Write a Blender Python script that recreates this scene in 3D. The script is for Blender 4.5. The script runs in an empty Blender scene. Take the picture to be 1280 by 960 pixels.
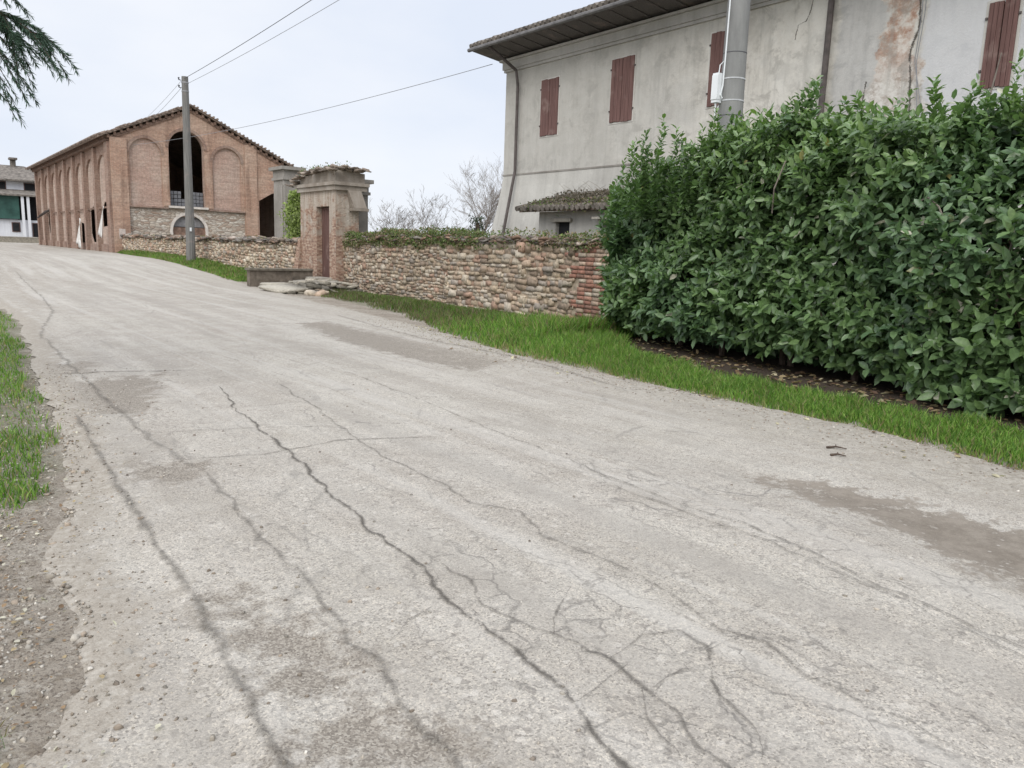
import bpy, math, random
import numpy as np
from mathutils.geometry import tessellate_polygon
from mathutils import Vector
R = math.radians
SC = bpy.context.scene
COL = SC.collection
# ------------------------------------------------------------------ camera
F = 961.0; A = R(38.3); P = R(9.85); RO = R(1.95); H = 1.6
fw = np.array([math.sin(A)*math.cos(P), math.cos(A)*math.cos(P), -math.sin(P)])
r0 = np.array([math.cos(A), -math.sin(A), 0.]); u0 = np.cross(r0, fw)
cx = math.cos(RO)*r0+math.sin(RO)*u0; cy = -math.sin(RO)*r0+math.cos(RO)*u0
cam = bpy.data.cameras.new('camera'); co = bpy.data.objects.new('camera', cam); COL.objects.link(co)
from mathutils import Matrix
co.matrix_world = Matrix(((cx[0], cy[0], -fw[0], 0), (cx[1], cy[1], -fw[1], 0), (cx[2], cy[2], -fw[2], H), (0, 0, 0, 1)))
cam.sensor_width = 36; cam.lens = 36*F/1280; cam.clip_end = 3000; cam.clip_start = .05
SC.camera = co
# ------------------------------------------------------------------ sky, sun, exposure
w = bpy.data.worlds.new('World'); SC.world = w; w.use_nodes = True
nt = w.node_tree; nt.nodes.clear()
def wn(t, **k):
    n = nt.nodes.new(t)
    for a_, v in k.items(): setattr(n, a_, v)
    return n
sky = wn('ShaderNodeTexSky', sky_type='NISHITA', sun_disc=False, sun_elevation=R(40), sun_rotation=R(232))
bg = wn('ShaderNodeBackground'); out = wn('ShaderNodeOutputWorld'); bg.inputs[1].default_value = .1
tc = wn('ShaderNodeTexCoord'); sx = wn('ShaderNodeSeparateXYZ'); nt.links.new(tc.outputs['Generated'], sx.inputs[0])
mp = wn('ShaderNodeMapping'); mp.inputs['Scale'].default_value = (1, 1, 2.6); nt.links.new(tc.outputs['Generated'], mp.inputs[0])
no = wn('ShaderNodeTexNoise'); no.inputs['Scale'].default_value = 2.3; no.inputs['Detail'].default_value = 6; nt.links.new(mp.outputs[0], no.inputs['Vector'])
cr = wn('ShaderNodeValToRGB'); nt.links.new(no.outputs[0], cr.inputs[0])
cr.color_ramp.elements[0].position = .35; cr.color_ramp.elements[0].color = (.75, .805, .915, 1)
cr.color_ramp.elements[1].position = .66; cr.color_ramp.elements[1].color = (.90, .92, .965, 1)
mr = wn('ShaderNodeMapRange'); nt.links.new(sx.outputs[2], mr.inputs[0])
mr.interpolation_type = 'SMOOTHSTEP'; mr.inputs[1].default_value = .25; mr.inputs[2].default_value = .95; mr.inputs[3].default_value = 8.0; mr.inputs[4].default_value = 14.5
ml = wn('ShaderNodeVectorMath', operation='SCALE'); nt.links.new(cr.outputs[0], ml.inputs[0]); nt.links.new(mr.outputs[0], ml.inputs['Scale'])
mx = wn('ShaderNodeMix', data_type='RGBA'); mx.inputs[0].default_value = .93
nt.links.new(sky.outputs[0], mx.inputs[6]); nt.links.new(ml.outputs[0], mx.inputs[7])
nt.links.new(mx.outputs[2], bg.inputs[0]); nt.links.new(bg.outputs[0], out.inputs[0])
sun = bpy.data.lights.new('sun', 'SUN'); so = bpy.data.objects.new('sun', sun); COL.objects.link(so)
sun.energy = 1.5; sun.angle = R(40); sun.color = (1, .965, .91)
so.rotation_euler = (R(50), 0, R(-52)); so.location = (-5, -5, 20)
SC.view_settings.view_transform = 'Standard'; SC.view_settings.look = 'None'; SC.view_settings.gamma = 1
SC.view_settings.exposure = 0.42
SC.cycles.max_bounces = 6; SC.cycles.transparent_max_bounces = 12
# ------------------------------------------------------------------ helpers
rnd = random.Random(7); rng = np.random.default_rng(11)
def g(X, Y):
    t = np.clip((np.asarray(Y, float)-25)/22, 0, 1)
    return .5*t*t*(3-2*t)
def vnoise(x, y, s=0):
    """smooth value noise 0..1, numpy"""
    x = np.asarray(x, float); y = np.asarray(y, float)
    xi = np.floor(x); yi = np.floor(y); fx = x-xi; fy = y-yi
    fx = fx*fx*(3-2*fx); fy = fy*fy*(3-2*fy)
    def h(a, b):
        v = np.sin(a*127.1+b*311.7+s*74.7)*43758.5453
        return v-np.floor(v)
    return (h(xi, yi)*(1-fx)+h(xi+1, yi)*fx)*(1-fy)+(h(xi, yi+1)*(1-fx)+h(xi+1, yi+1)*fx)*fy
def fbm(x, y, s=0, o=4):
    v = 0; a = .5
    for i in range(o): v = v+a*vnoise(x*2**i, y*2**i, s+i*3); a *= .5
    return v/(1-.5**o)
def setp(o, label=None, cat=None, group=None, kind=None):
    if label: o['label'] = label
    if cat: o['category'] = cat
    if group: o['group'] = group
    if kind: o['kind'] = kind
    return o
def org(p):
    v = np.zeros(3)
    while p is not None: v += np.array(p.location); p = p.parent
    return v
def thing(name, label, cat, loc, group=None):
    o = bpy.data.objects.new(name, None); COL.objects.link(o); o.location = loc; o.empty_display_size = .2
    return setp(o, label, cat, group)
def mesh(name, verts, faces, mat, parent=None, loc=None, cols=None, smooth=False, mids=None, attrs=None):
    """verts in WORLD coordinates; cols = per-vertex rgb attribute 'col'"""
    me = bpy.data.meshes.new(name)
    v = np.asarray(verts, float).reshape(-1, 3)
    o = bpy.data.objects.new(name, me); COL.objects.link(o)
    if parent is not None: o.parent = parent
    elif loc is not None: o.location = loc
    v = v-org(o)
    if isinstance(faces, np.ndarray): faces = [faces]
    if len(faces) and isinstance(faces[0], np.ndarray) and faces[0].ndim == 2:
        n = sum(len(f) for f in faces); tot = np.concatenate([np.full(len(f), f.shape[1]) for f in faces])
        idx = np.concatenate([f.ravel() for f in faces])
        me.vertices.add(len(v)); me.vertices.foreach_set('co', v.ravel())
        me.loops.add(len(idx)); me.loops.foreach_set('vertex_index', idx.astype(np.int32))
        me.polygons.add(n); st = np.concatenate([[0], np.cumsum(tot)[:-1]])
        me.polygons.foreach_set('loop_start', st.astype(np.int32))
        me.update(calc_edges=True); me.validate()
    else:
        me.from_pydata(v.tolist(), [], [list(f) for f in faces])
    if cols is not None:
        at = me.attributes.new('col', 'FLOAT_COLOR', 'POINT')
        c = np.ones((len(v), 4)); c[:, :3] = cols; at.data.foreach_set('color', c.ravel())
    for k, a_ in (attrs or {}).items():
        at = me.attributes.new(k, 'FLOAT', 'POINT'); at.data.foreach_set('value', np.asarray(a_, float).ravel())
    ms = mat if isinstance(mat, (list, tuple)) else [mat]
    for m in ms: me.materials.append(m)
    if mids is not None: me.polygons.foreach_set('material_index', np.asarray(mids, np.int32))
    if smooth: me.polygons.foreach_set('use_smooth', [True]*len(me.polygons))
    me.update()
    return o
class MB:
    def __init__(s): s.v = []; s.f = []; s.c = []; s.m = []; s.mi = 0; s.col = (.5, .5, .5)
    def add(s, vs, fs):
        b = len(s.v); s.v += [tuple(p) for p in vs]; s.f += [[i+b for i in f] for f in fs]
        s.c += [s.col]*len(vs); s.m += [s.mi]*len(fs)
    def box(s, x0, x1, y0, y1, z0, z1, j=0):
        vs = [(x, y, z) for x in (x0, x1) for y in (y0, y1) for z in (z0, z1)]
        if j: vs = [tuple(c+rnd.uniform(-j, j) for c in p) for p in vs]
        s.add(vs, [(0, 1, 3, 2), (4, 6, 7, 5), (0, 4, 5, 1), (2, 3, 7, 6), (0, 2, 6, 4), (1, 5, 7, 3)])
    def hexa(s, b, t):
        """b,t: 4 bottom and 4 top points"""
        s.add(list(b)+list(t), [(3, 2, 1, 0), (4, 5, 6, 7), (0, 1, 5, 4), (1, 2, 6, 5), (2, 3, 7, 6), (3, 0, 4, 7)])
    def tube(s, pts, r, n=6, cap=True):
        pts = [np.array(p, float) for p in pts]; k = len(pts)
        rs = r if isinstance(r, (list, tuple, np.ndarray)) else [r]*k
        b = len(s.v); up = np.array([.31, .17, .93])
        for i, p in enumerate(pts):
            d = pts[min(i+1, k-1)]-pts[max(i-1, 0)]; d /= (np.linalg.norm(d)+1e-9)
            a = np.cross(d, up); 
            if np.linalg.norm(a) < .1: a = np.cross(d, (1, 0, 0))
            a /= np.linalg.norm(a); c = np.cross(d, a)
            for q in range(n):
                t = 2*math.pi*q/n; s.v.append(tuple(p+rs[i]*(a*math.cos(t)+c*math.sin(t)))); s.c.append(s.col)
        for i in range(k-1):
            for q in range(n):
                s.f.append([b+i*n+q, b+i*n+(q+1) % n, b+(i+1)*n+(q+1) % n, b+(i+1)*n+q]); s.m.append(s.mi)
        if cap:
            s.f.append([b+q for q in range(n)][::-1]); s.m.append(s.mi)
            s.f.append([b+(k-1)*n+q for q in range(n)]); s.m.append(s.mi)
    def build(s, name, mat, parent=None, loc=None, smooth=False, usecol=False):
        return mesh(name, s.v, s.f, mat, parent, loc, np.array(s.c) if usecol else None, smooth, s.m)
def plate(mb, outline, holes, axis, a0, a1, n=None):
    """polygon in (u,z) with holes, extruded along axis from a0 (front) to a1. axis 'y': u=x ; axis 'x': u=y"""
    loops = [outline]+list(holes)
    P3 = lambda u, z, a: (u, a, z) if axis == 'y' else (a, u, z)
    tr = tessellate_polygon([[Vector((u, z, 0)) for u, z in L] for L in loops])
    flat = [p for L in loops for p in L]; N = len(flat)
    vs = [P3(u, z, a0) for u, z in flat]+[P3(u, z, a1) for u, z in flat]
    fs = [list(t) for t in tr]+[[i+N for i in t][::-1] for t in tr]
    b = 0
    for L in loops:
        k = len(L)
        for i in range(k): fs.append([b+i, b+(i+1) % k, b+(i+1) % k+N, b+i+N])
        b += k
    mb.add(vs, fs)
def arch(u0, u1, z0, ztop, n=14, rise=None):
    r = (u1-u0)/2; ri = r if rise is None else rise; c = (u0+u1)/2; zs = ztop-ri
    return [(u0, z0)]+[(c-r*math.cos(math.pi*i/n), zs+ri*math.sin(math.pi*i/n)) for i in range(n+1)]+[(u1, z0)]
def rect(u0, u1, z0, z1): return [(u0, z0), (u0, z1), (u1, z1), (u1, z0)]
# ------------------------------------------------------------------ material helpers
class M:
    def __init__(s, name, rough=.9, spec=.25):
        s.m = bpy.data.materials.new(name); s.m.use_nodes = True; s.t = s.m.node_tree; s.n = s.t.nodes
        s.b = s.n['Principled BSDF']; s.b.inputs['Roughness'].default_value = rough
        s.b.inputs['Specular IOR Level'].default_value = spec
        s.geo = s.n.new('ShaderNodeNewGeometry'); s.pos = s.geo.outputs['Position']
    def _in(s, sock, v):
        if isinstance(v, bpy.types.NodeSocket): s.t.links.new(v, sock)
        elif v is not None:
            if isinstance(v, (tuple, list)) and len(v) == 3 and sock.type == 'RGBA': v = (*v, 1)
            sock.default_value = v
    def scale(s, v, sc):
        n = s.n.new('ShaderNodeVectorMath'); n.operation = 'MULTIPLY'; s._in(n.inputs[0], v); s._in(n.inputs[1], sc); return n.outputs[0]
    def noise(s, sc, det=4, vec=None, rough=.55, dist=0, color=False):
        n = s.n.new('ShaderNodeTexNoise'); s._in(n.inputs['Vector'], vec or s.pos)
        n.inputs['Scale'].default_value = sc; n.inputs['Detail'].default_value = det
        n.inputs['Roughness'].default_value = rough; n.inputs['Distortion'].default_value = dist
        return n.outputs[1 if color else 0]
    def vor(s, sc, vec=None, feat='F1', out=0, rand=1):
        n = s.n.new('ShaderNodeTexVoronoi'); n.feature = feat; s._in(n.inputs['Vector'], vec or s.pos)
        n.inputs['Scale'].default_value = sc; n.inputs['Randomness'].default_value = rand; return n.outputs[out]
    def math(s, op, a, b=0., c=0.):
        n = s.n.new('ShaderNodeMath'); n.operation = op; s._in(n.inputs[0], a); s._in(n.inputs[1], b); s._in(n.inputs[2], c); return n.outputs[0]
    def map(s, v, a, b, c=0., d=1.):
        n = s.n.new('ShaderNodeMapRange'); s._in(n.inputs[0], v)
        for i, q in enumerate((a, b, c, d)): s._in(n.inputs[i+1], q)
        return n.outputs[0]
    def mix(s, f, a, b, mode='MIX'):
        n = s.n.new('ShaderNodeMix'); n.data_type = 'RGBA'; n.blend_type = mode; s._in(n.inputs[0], f); s._in(n.inputs[6], a); s._in(n.inputs[7], b); return n.outputs[2]
    def ramp(s, f, *st):
        n = s.n.new('ShaderNodeValToRGB'); s._in(n.inputs[0], f); e = n.color_ramp.elements
        e[0].position, e[0].color = st[0][0], (*st[0][1], 1); e[1].position, e[1].color = st[-1][0], (*st[-1][1], 1)
        for p, c in st[1:-1]: q = e.new(p); q.color = (*c, 1)
        return n.outputs[0]
    def attr(s, name, out=2):
        n = s.n.new('ShaderNodeAttribute'); n.attribute_name = name; return n.outputs[out]
    def sep(s, v):
        n = s.n.new('ShaderNodeSeparateXYZ'); s._in(n.inputs[0], v); return n.outputs
    def comb(s, x, y, z):
        n = s.n.new('ShaderNodeCombineXYZ'); s._in(n.inputs[0], x); s._in(n.inputs[1], y); s._in(n.inputs[2], z); return n.outputs[0]
    def wallvec(s):
        """(horizontal run, height, 0) for an upright wall facing x or y"""
        p = s.sep(s.pos); nn = s.sep(s.geo.outputs['True Normal'])
        f = s.math('GREATER_THAN', s.math('ABSOLUTE', nn[1]), .7)
        u = s.math('ADD', s.math('MULTIPLY', p[0], f), s.math('MULTIPLY', p[1], s.math('SUBTRACT', 1., f)))
        return s.comb(u, p[2], 0.), p[2]
    def base(s, c): s._in(s.b.inputs['Base Color'], c); return s
    def bump(s, h, st=.5, d=.02):
        n = s.n.new('ShaderNodeBump'); n.inputs['Strength'].default_value = st; n.inputs['Distance'].default_value = d
        s._in(n.inputs['Height'], h); s.t.links.new(n.outputs[0], s.b.inputs['Normal']); return s
    def done(s): return s.m
def plain(name, col, rough=.85, var=.25, sc=6, spec=.25, bump=.2):
    m = M(name, rough, spec); n = m.noise(sc, 5)
    m.base(m.mix(m.map(n, .3, .7), tuple(c*(1-var) for c in col), tuple(min(1, c*(1+var)) for c in col)))
    if bump: m.bump(m.noise(sc*6, 3), bump, .01)
    return m.done()
def vcol(name, rough=.9, var=.25, sc=25, bump=.5, spec=.2, bd=.01):
    m = M(name, rough, spec); n = m.noise(sc, 4)
    k = m.map(n, .3, .7, 1-var, 1+var); m.base(m.mix(1., m.attr('col', 0), m.comb(k, k, k), 'MULTIPLY'))
    if bump: m.bump(n, bump, bd)
    return m.done()
def brickmat(name, c1, c2, mortar, pale, sc=1., dirt=.5, msize=.012):
    m = M(name, .95, .15); uv, z = m.wallvec()
    n = m.n.new('ShaderNodeTexBrick'); m._in(n.inputs['Vector'], uv); n.inputs['Scale'].default_value = 1.
    n.inputs['Brick Width'].default_value = .28*sc; n.inputs['Row Height'].default_value = .075*sc; n.inputs['Mortar Size'].default_value = msize*sc
    n.inputs['Mortar Smooth'].default_value = .3; n.inputs['Bias'].default_value = -.2
    m._in(n.inputs['Color1'], c1); m._in(n.inputs['Color2'], c2); m._in(n.inputs['Mortar'], mortar)
    big = m.noise(.55, 6, uv, .65); c = m.mix(m.map(big, .42, .68, 0, .75), n.outputs[0], pale)
    st = m.noise(1., 5, m.scale(m.pos, (1.6, 1.6, .22))); c = m.mix(m.map(st, .55, .8, 0, dirt), c, tuple(x*.35 for x in c1))
    fine = m.noise(7, 4, uv); k = m.map(fine, .3, .7, .78, 1.2); c = m.mix(1., c, m.comb(k, k, k), 'MULTIPLY')
    course = m.noise(1., 2, m.scale(uv, (.6, 6.5, 1))); k2 = m.map(course, .3, .7, .86, 1.13); c = m.mix(1., c, m.comb(k2, k2, k2), 'MULTIPLY')
    m.base(c); m.bump(m.math('SUBTRACT', m.math('MULTIPLY', fine, .5), n.outputs[1]), .8, .02); return m.done()
# ------------------------------------------------------------------ materials
brick_front = brickmat('pale_orange_brick', (.44, .26, .18), (.355, .20, .14), (.43, .345, .285), (.49, .375, .295), dirt=.85)
brick_side = brickmat('weathered_brick', (.31, .185, .135), (.24, .145, .11), (.33, .27, .23), (.37, .29, .24), dirt=.95)
brick_recess = brickmat('pink_brick_infill', (.45, .29, .225), (.40, .25, .20), (.46, .385, .33), (.50, .41, .345), dirt=.6)
brick_dark = plain('dark_brick_cornice', (.19, .125, .095), var=.5, sc=4)
tile_mat = plain('old_roof_tile', (.215, .165, .135), var=.55, sc=3.2)
tile_grey = plain('grey_lichen_tile', (.17, .15, .13), var=.55, sc=3)
def layered_stone():
    m = M('coursed_rubble', .95, .15); uv, z = m.wallvec()
    wv = m.noise(1.2, 3, uv, color=True); v2 = m.n.new('ShaderNodeVectorMath'); v2.operation = 'ADD'
    m._in(v2.inputs[0], m.scale(uv, (1, 1, 1))); m._in(v2.inputs[1], m.scale(wv, (.25, .12, 0)))
    sv = m.scale(v2.outputs[0], (3.1, 7.2, 1)); d = m.vor(1., sv, 'DISTANCE_TO_EDGE'); c = m.vor(1., sv, 'F1', 1)
    hue = m.ramp(m.sep(c)[0], (0, (.36, .27, .21)), (.45, (.50, .43, .355)), (.8, (.60, .55, .48)), (1, (.40, .34, .28)))
    band = m.noise(1., 3, m.scale(uv, (.25, 3.4, 1))); hue = m.mix(m.map(band, .5, .62, 0, .6), hue, (.28, .22, .18))
    m.base(m.mix(m.map(d, .0, .09, .8, 0), hue, (.25, .21, .175))); m.bump(m.map(d, 0, .15), .8, .04); return m.done()
stone_band = layered_stone()
def stucco(name, c0, c1, c2, patch=None):
    m = M(name, .95, .12); uv, z = m.wallvec()
    a = m.noise(.45, 7, uv, .62); b = m.noise(1., 5, m.scale(uv, (2.2, .35, 1)), .6)
    c = m.ramp(m.math('ADD', m.math('MULTIPLY', a, .6), m.math('MULTIPLY', b, .4)), (.34, c0), (.5, c1), (.64, c2))
    sp = m.noise(14, 5, uv, .7); c = m.mix(m.map(sp, .56, .75, 0, .35), c, tuple(x*.55 for x in c0))
    run = m.noise(1., 4, m.scale(uv, (7., .25, 1)), .6); c = m.mix(m.map(run, .54, .75, 0, .38), c, tuple(x*.6 for x in c0))
    wt = m.noise(3.2, 5, uv, .7); c = m.mix(m.map(wt, .56, .68, 0, .35), c, tuple(min(1, x*1.2) for x in c2))
    if patch: c = patch(m, uv, c)
    m.base(c); m.bump(m.noise(22, 5, uv, .7), .45, .02); return m.done()
def damage(m, uv, c):
    s = m.sep(uv); n = m.noise(1.6, 5, uv, .65)
    d = m.math('ABSOLUTE', m.math('SUBTRACT', s[0], 8.35)); d = m.math('SUBTRACT', m.math('ADD', d, m.math('MULTIPLY', m.math('SUBTRACT', n, .5), 1.1)), .0)
    below = m.map(s[1], 5.8, 5.0, 0, .22)     # the lost render widens lower down
    k = m.map(m.math('SUBTRACT', d, below), .34, .42, 1, 0)
    p = m.ramp(m.noise(3.1, 6, uv, .7), (.38, (.34, .19, .135)), (.5, (.47, .33, .255)), (.60, (.66, .60, .54)))
    p2 = m.ramp(m.noise(5, 6, uv, .75), (.38, (.38, .32, .27)), (.55, (.66, .63, .59)))
    p = m.mix(m.map(s[1], 6.0, 5.2), p, p2)
    c = m.mix(k, c, p)
    bl_ = m.noise(1.7, 7, uv, .72, .4); c = m.mix(m.map(bl_, .50, .57, 0, .5), c, (.66, .64, .59)); c = m.mix(m.map(bl_, .47, .38, 0, .55), c, (.31, .292, .262)); dr = m.noise(1., 6, m.scale(uv, (3.4, .4, 1)), .7); c = m.mix(m.map(dr, .52, .64, 0, .42), c, (.33, .315, .285))
    ag = m.math('ADD', s[0], m.math('MULTIPLY', m.math('SUBTRACT', m.noise(.6, 5, uv, .65), .5), 9.)); c = m.mix(m.map(ag, 12.5, 15.5, 0, .55), c, (.375, .365, .34)); c = m.mix(m.map(m.noise(.9, 6, uv, .7), .5, .6, 0, .45), c, (.40, .385, .35))
    # newer, bluish-white render to the near side of the seam and greyer render beyond it
    nb = m.math('ADD', s[0], m.math('MULTIPLY', m.math('SUBTRACT', n, .5), .5))
    grey = m.math('MULTIPLY', m.map(nb, 8.6, 8.75), m.map(nb, 9.75, 9.65)); c = m.mix(m.math('MULTIPLY', grey, m.math('SUBTRACT', .45, m.math('MULTIPLY', k, .45))), c, (.38, .385, .40))
    bl = m.math('MULTIPLY', m.map(nb, 7.9, 7.8), m.math('SUBTRACT', .65, m.math('MULTIPLY', k, .65))); return m.mix(bl, c, (.60, .61, .64))
house_mat = stucco('aged_lime_render', (.46, .435, .385), (.62, .592, .535), (.71, .685, .63), damage)
base_mat = stucco('damp_grey_render', (.34, .325, .30), (.46, .445, .41), (.54, .525, .485))
pillar_mat = stucco('grey_cement_render', (.17, .16, .14), (.27, .25, .225), (.35, .33, .30))
white_mat = stucco('white_farmhouse_render', (.60, .61, .64), (.68, .69, .72), (.72, .73, .75))
cornice_mat = stucco('stained_cornice_render', (.16, .135, .11), (.29, .25, .21), (.40, .365, .32))
def gatem():
    m = M('peeling_render_on_brick', .95, .12); uv, z = m.wallvec()
    n = m.noise(1.3, 6, uv, .68); n2 = m.noise(1., 5, m.scale(uv, (5., .5, 1)), .6); br = m.noise(1., 4, m.scale(uv, (5, 14, 1)))
    pl_ = m.ramp(n2, (.35, (.27, .215, .17)), (.5, (.41, .345, .285)), (.65, (.48, .43, .37)))
    bk = m.ramp(br, (.35, (.20, .13, .10)), (.5, (.35, .23, .17)), (.66, (.46, .37, .29)))
    up = m.map(z, 1.2, 3.6, .16, -.06)
    m.base(m.mix(m.map(m.math('ADD', n, up), .5, .6), pl_, bk)); m.bump(m.math('ADD', m.noise(9, 5, uv, .7), n), .9, .06); return m.done()
gate_mat = gatem()
shutter_mat = None
def woodm(name, c, var=.3):
    m = M(name, .75, .2); n = m.noise(1., 5, m.scale(m.pos, (40, 40, 1.6))); n2 = m.noise(2.5, 5)
    c2 = m.mix(m.map(n, .3, .7), tuple(x*(1-var) for x in c), tuple(x*(1+var) for x in c)); c2 = m.mix(m.map(n2, .58, .75, 0, .5), c2, (.33, .25, .22))
    m.base(c2); m.bump(n, .4, .01); return m.done()
shutter_mat = woodm('faded_red_shutter_paint', (.155, .088, .078)); door_mat = woodm('old_brown_door_wood', (.115, .065, .055))
pole_wood = woodm('grey_weathered_pole', (.17, .165, .155)); twig_mat = plain('bare_twig_bark', (.20, .17, .145), var=.3, sc=8)
bark_far = plain('pale_far_bark', (.20, .18, .165), var=.2); bark_mat = plain('dark_bark', (.09, .065, .05), var=.4, sc=14, bump=.8)
dark_mat = plain('dark_interior', (.02, .02, .022), var=.3, sc=2); soffit_mat = woodm('grey_soffit_boards', (.12, .11, .105))
pipe_mat = plain('rusty_downpipe', (.10, .085, .08), rough=.6, var=.3); metal_mat = plain('dull_steel', (.30, .30, .31), rough=.5, var=.2)
gutter_mat = plain('galvanised_gutter', (.16, .155, .155), rough=.55, var=.3)
white_plastic = plain('white_plastic', (.74, .76, .77), rough=.45, var=.05, bump=0); cable_mat = plain('black_cable', (.09, .09, .10), rough=.6, var=.1, bump=0)
grey_cable = plain('grey_cable', (.26, .265, .28), rough=.6, var=.1, bump=0)
pale_stone = plain('pale_arch_stone', (.58, .53, .48), var=.2, sc=5); sheet_mat = plain('white_sheet', (.62, .60, .57), var=.25, sc=2.2)
glass_block = None
def concm():
    m = M('cast_concrete', .9, .2); n = m.noise(3, 6, m.scale(m.pos, (1, 1, .35)), .65); f = m.noise(60, 3)
    m.base(m.mix(m.map(f, .3, .7, 0, .3), m.ramp(n, (.3, (.185, .185, .18)), (.7, (.29, .29, .28))), (.2, .2, .2))); m.bump(f, .4, .006); return m.done()
concrete = concm()
stone_mat = vcol('rubble_stone', var=.28, sc=14, bump=.8, bd=.02); mortar_mat = plain('earthy_mortar', (.33, .27, .205), var=.35, sc=9, bump=.9)
slab_mat = plain('weathered_slab', (.36, .335, .29), var=.3, sc=5, bump=.7)
def leafm(name, rough, trans, spec=.5, var=.2):
    m = M(name, rough, spec); n = m.noise(30, 2); k = m.map(n, .3, .7, 1-var, 1+var)
    c = m.mix(1., m.attr('col', 0), m.comb(k, k, k), 'MULTIPLY'); m.base(c)
    tr = m.n.new('ShaderNodeBsdfTranslucent'); mxs = m.n.new('ShaderNodeMixShader'); mxs.inputs[0].default_value = trans
    m._in(tr.inputs[0], m.mix(1., c, (1.1, 1.35, .6), 'MULTIPLY')); o = m.n['Material Output']
    m.t.links.new(m.b.outputs[0], mxs.inputs[1]); m.t.links.new(tr.outputs[0], mxs.inputs[2]); m.t.links.new(mxs.outputs[0], o.inputs[0]); return m.done()
laurel_mat = leafm('glossy_laurel_leaf', .34, .26, .55); grass_mat = leafm('grass_blade', .6, .3, .3); ivy_mat = leafm('small_leaf', .6, .25, .3)
needle_mat = leafm('cedar_needle', .6, .15, .3)
# ------------------------------------------------------------------ ground and road
EDGE_R = [(-20, 7.3), (-3, 7.1), (2.1, 6.9), (3.5, 7.25), (5.8, 7.28), (9.2, 7.4), (12.9, 8.15), (18.2, 8.8), (28.5, 10.0), (41, 10.7), (52, 11.2), (60, 11.75), (100, 11.7), (106, 16), (115, 24)]
EDGE_L = [(-20, -.9), (-3, -.6), (2.5, .08), (2.95, .3), (3.5, .36), (4.2, .33), (4.7, .5), (5.3, .62), (7.2, .9), (10, 1.1), (17, 1.6), (25, 1.5), (37, 1.9), (45, 0), (60, -6), (115, -16)]
def eR(y): return np.interp(y, *zip(*EDGE_R))
def eL(y): return np.interp(y, *zip(*EDGE_L))
CR = {
'C1': [(2.63, 8.52), (2.35, 7.03), (2.25, 5.89), (2.16, 5.01), (2.08, 4.73), (1.99, 4.12), (1.98, 3.88), (1.94, 3.65), (1.92, 3.41), (1.91, 3.11), (1.85, 2.83), (1.82, 2.7), (1.8, 2.44), (1.81, 2.24), (1.79, 2.01), (1.78, 1.82), (1.72, 1.66), (1.66, 1.48), (1.58, 1.32), (1.5, .6)],
'C2': [(1.11, 7.72), (0.98, 5.52), (0.93, 4.07), (0.91, 3.46), (0.88, 3.08), (0.85, 2.72), (0.82, 2.38), (0.79, 2.09), (0.76, 1.9), (.7, 1.2)],
'C3': [(1.52, 5.41), (1.48, 4.62), (1.42, 4.24), (1.4, 3.76), (1.4, 3.39), (1.34, 3.02), (1.31, 2.66), (1.33, 2.6), (1.29, 2.35), (1.26, 2.07), (1.23, 1.81), (1.2, 1.2)],
'C5': [(3.3, 8.6), (2.76, 5.16), (2.74, 4.43), (2.73, 3.74), (2.85, 3.49), (2.72, 3.1), (2.75, 2.74), (2.74, 2.39), (2.73, 2.13), (2.66, 1.86), (2.72, 1.65), (2.63, 1.42), (2.6, .8)],
'A1': [(2.04, 3.21), (2.02, 2.87), (1.93, 2.62), (1.94, 2.4), (2.01, 2.22), (2.07, 1.95), (2.01, 1.72), (2.01, 1.54), (1.94, 1.38), (1.9, .9)],
'A2': [(2.07, 1.95), (2.32, 2.01), (2.49, 1.93), (2.45, 1.76), (2.27, 1.6), (2.22, 1.45), (2.11, 1.31), (2.02, 1.22)],
'A3': [(1.78, 2.73), (1.59, 2.68), (1.48, 2.58)], 'A4': [(1.8, 2.44), (1.92, 2.45), (1.99, 2.36)], 'A5': [(1.78, 1.79), (1.96, 1.85), (2.11, 1.88)],
'A6': [(2.05, 1.7), (2.24, 1.73), (2.37, 1.64)], 'A7': [(2.01, 2.22), (2.25, 2.41), (2.41, 2.55)], 'A8': [(2.45, 1.76), (2.69, 1.75), (2.72, 1.65)],
'A9': [(2.01, 1.72), (1.89, 1.57), (1.81, 1.37)], 'T1': [(1.2, 10.13), (2.0, 9.93), (2.76, 9.69)], 'T2': [(1.49, 5.71), (2.02, 5.54), (2.65, 5.65), (3.54, 5.34)],
'T3': [(1.26, 6.68), (2.14, 6.42), (2.96, 6.13)],
'R1': [(3.94, 4.45), (3.86, 3.74), (3.82, 3.04), (3.86, 2.59), (3.8, 2.18), (3.67, 1.66), (3.6, 1.26), (3.6, 0.6)],
'R2': [(3.69, 3.73), (3.74, 2.92), (3.7, 2.11), (3.59, 1.5), (3.49, 0.7)], 'R3': [(7.63, 16.2), (7.09, 11.51), (7.15, 9.08), (6.6, 6.2)],
'R4': [(4.3, 9.5), (4.2, 7.), (4.0, 5.2), (3.94, 4.45)],
'L1': [(3.26, 34.19), (2.76, 23.68), (2.39, 18.69), (1.62, 14.26), (1.5, 9.98), (1.44, 7.54), (1.45, 6.21), (1.49, 5.42)]}
CW = {'C1': .0145, 'C2': .026, 'C3': .02, 'C5': .014, 'A1': .013, 'A2': .012, 'T1': .03, 'T2': .014, 'T3': .012, 'R1': .011, 'R2': .010, 'R3': .05, 'R4': .013, 'L1': .03}
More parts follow.
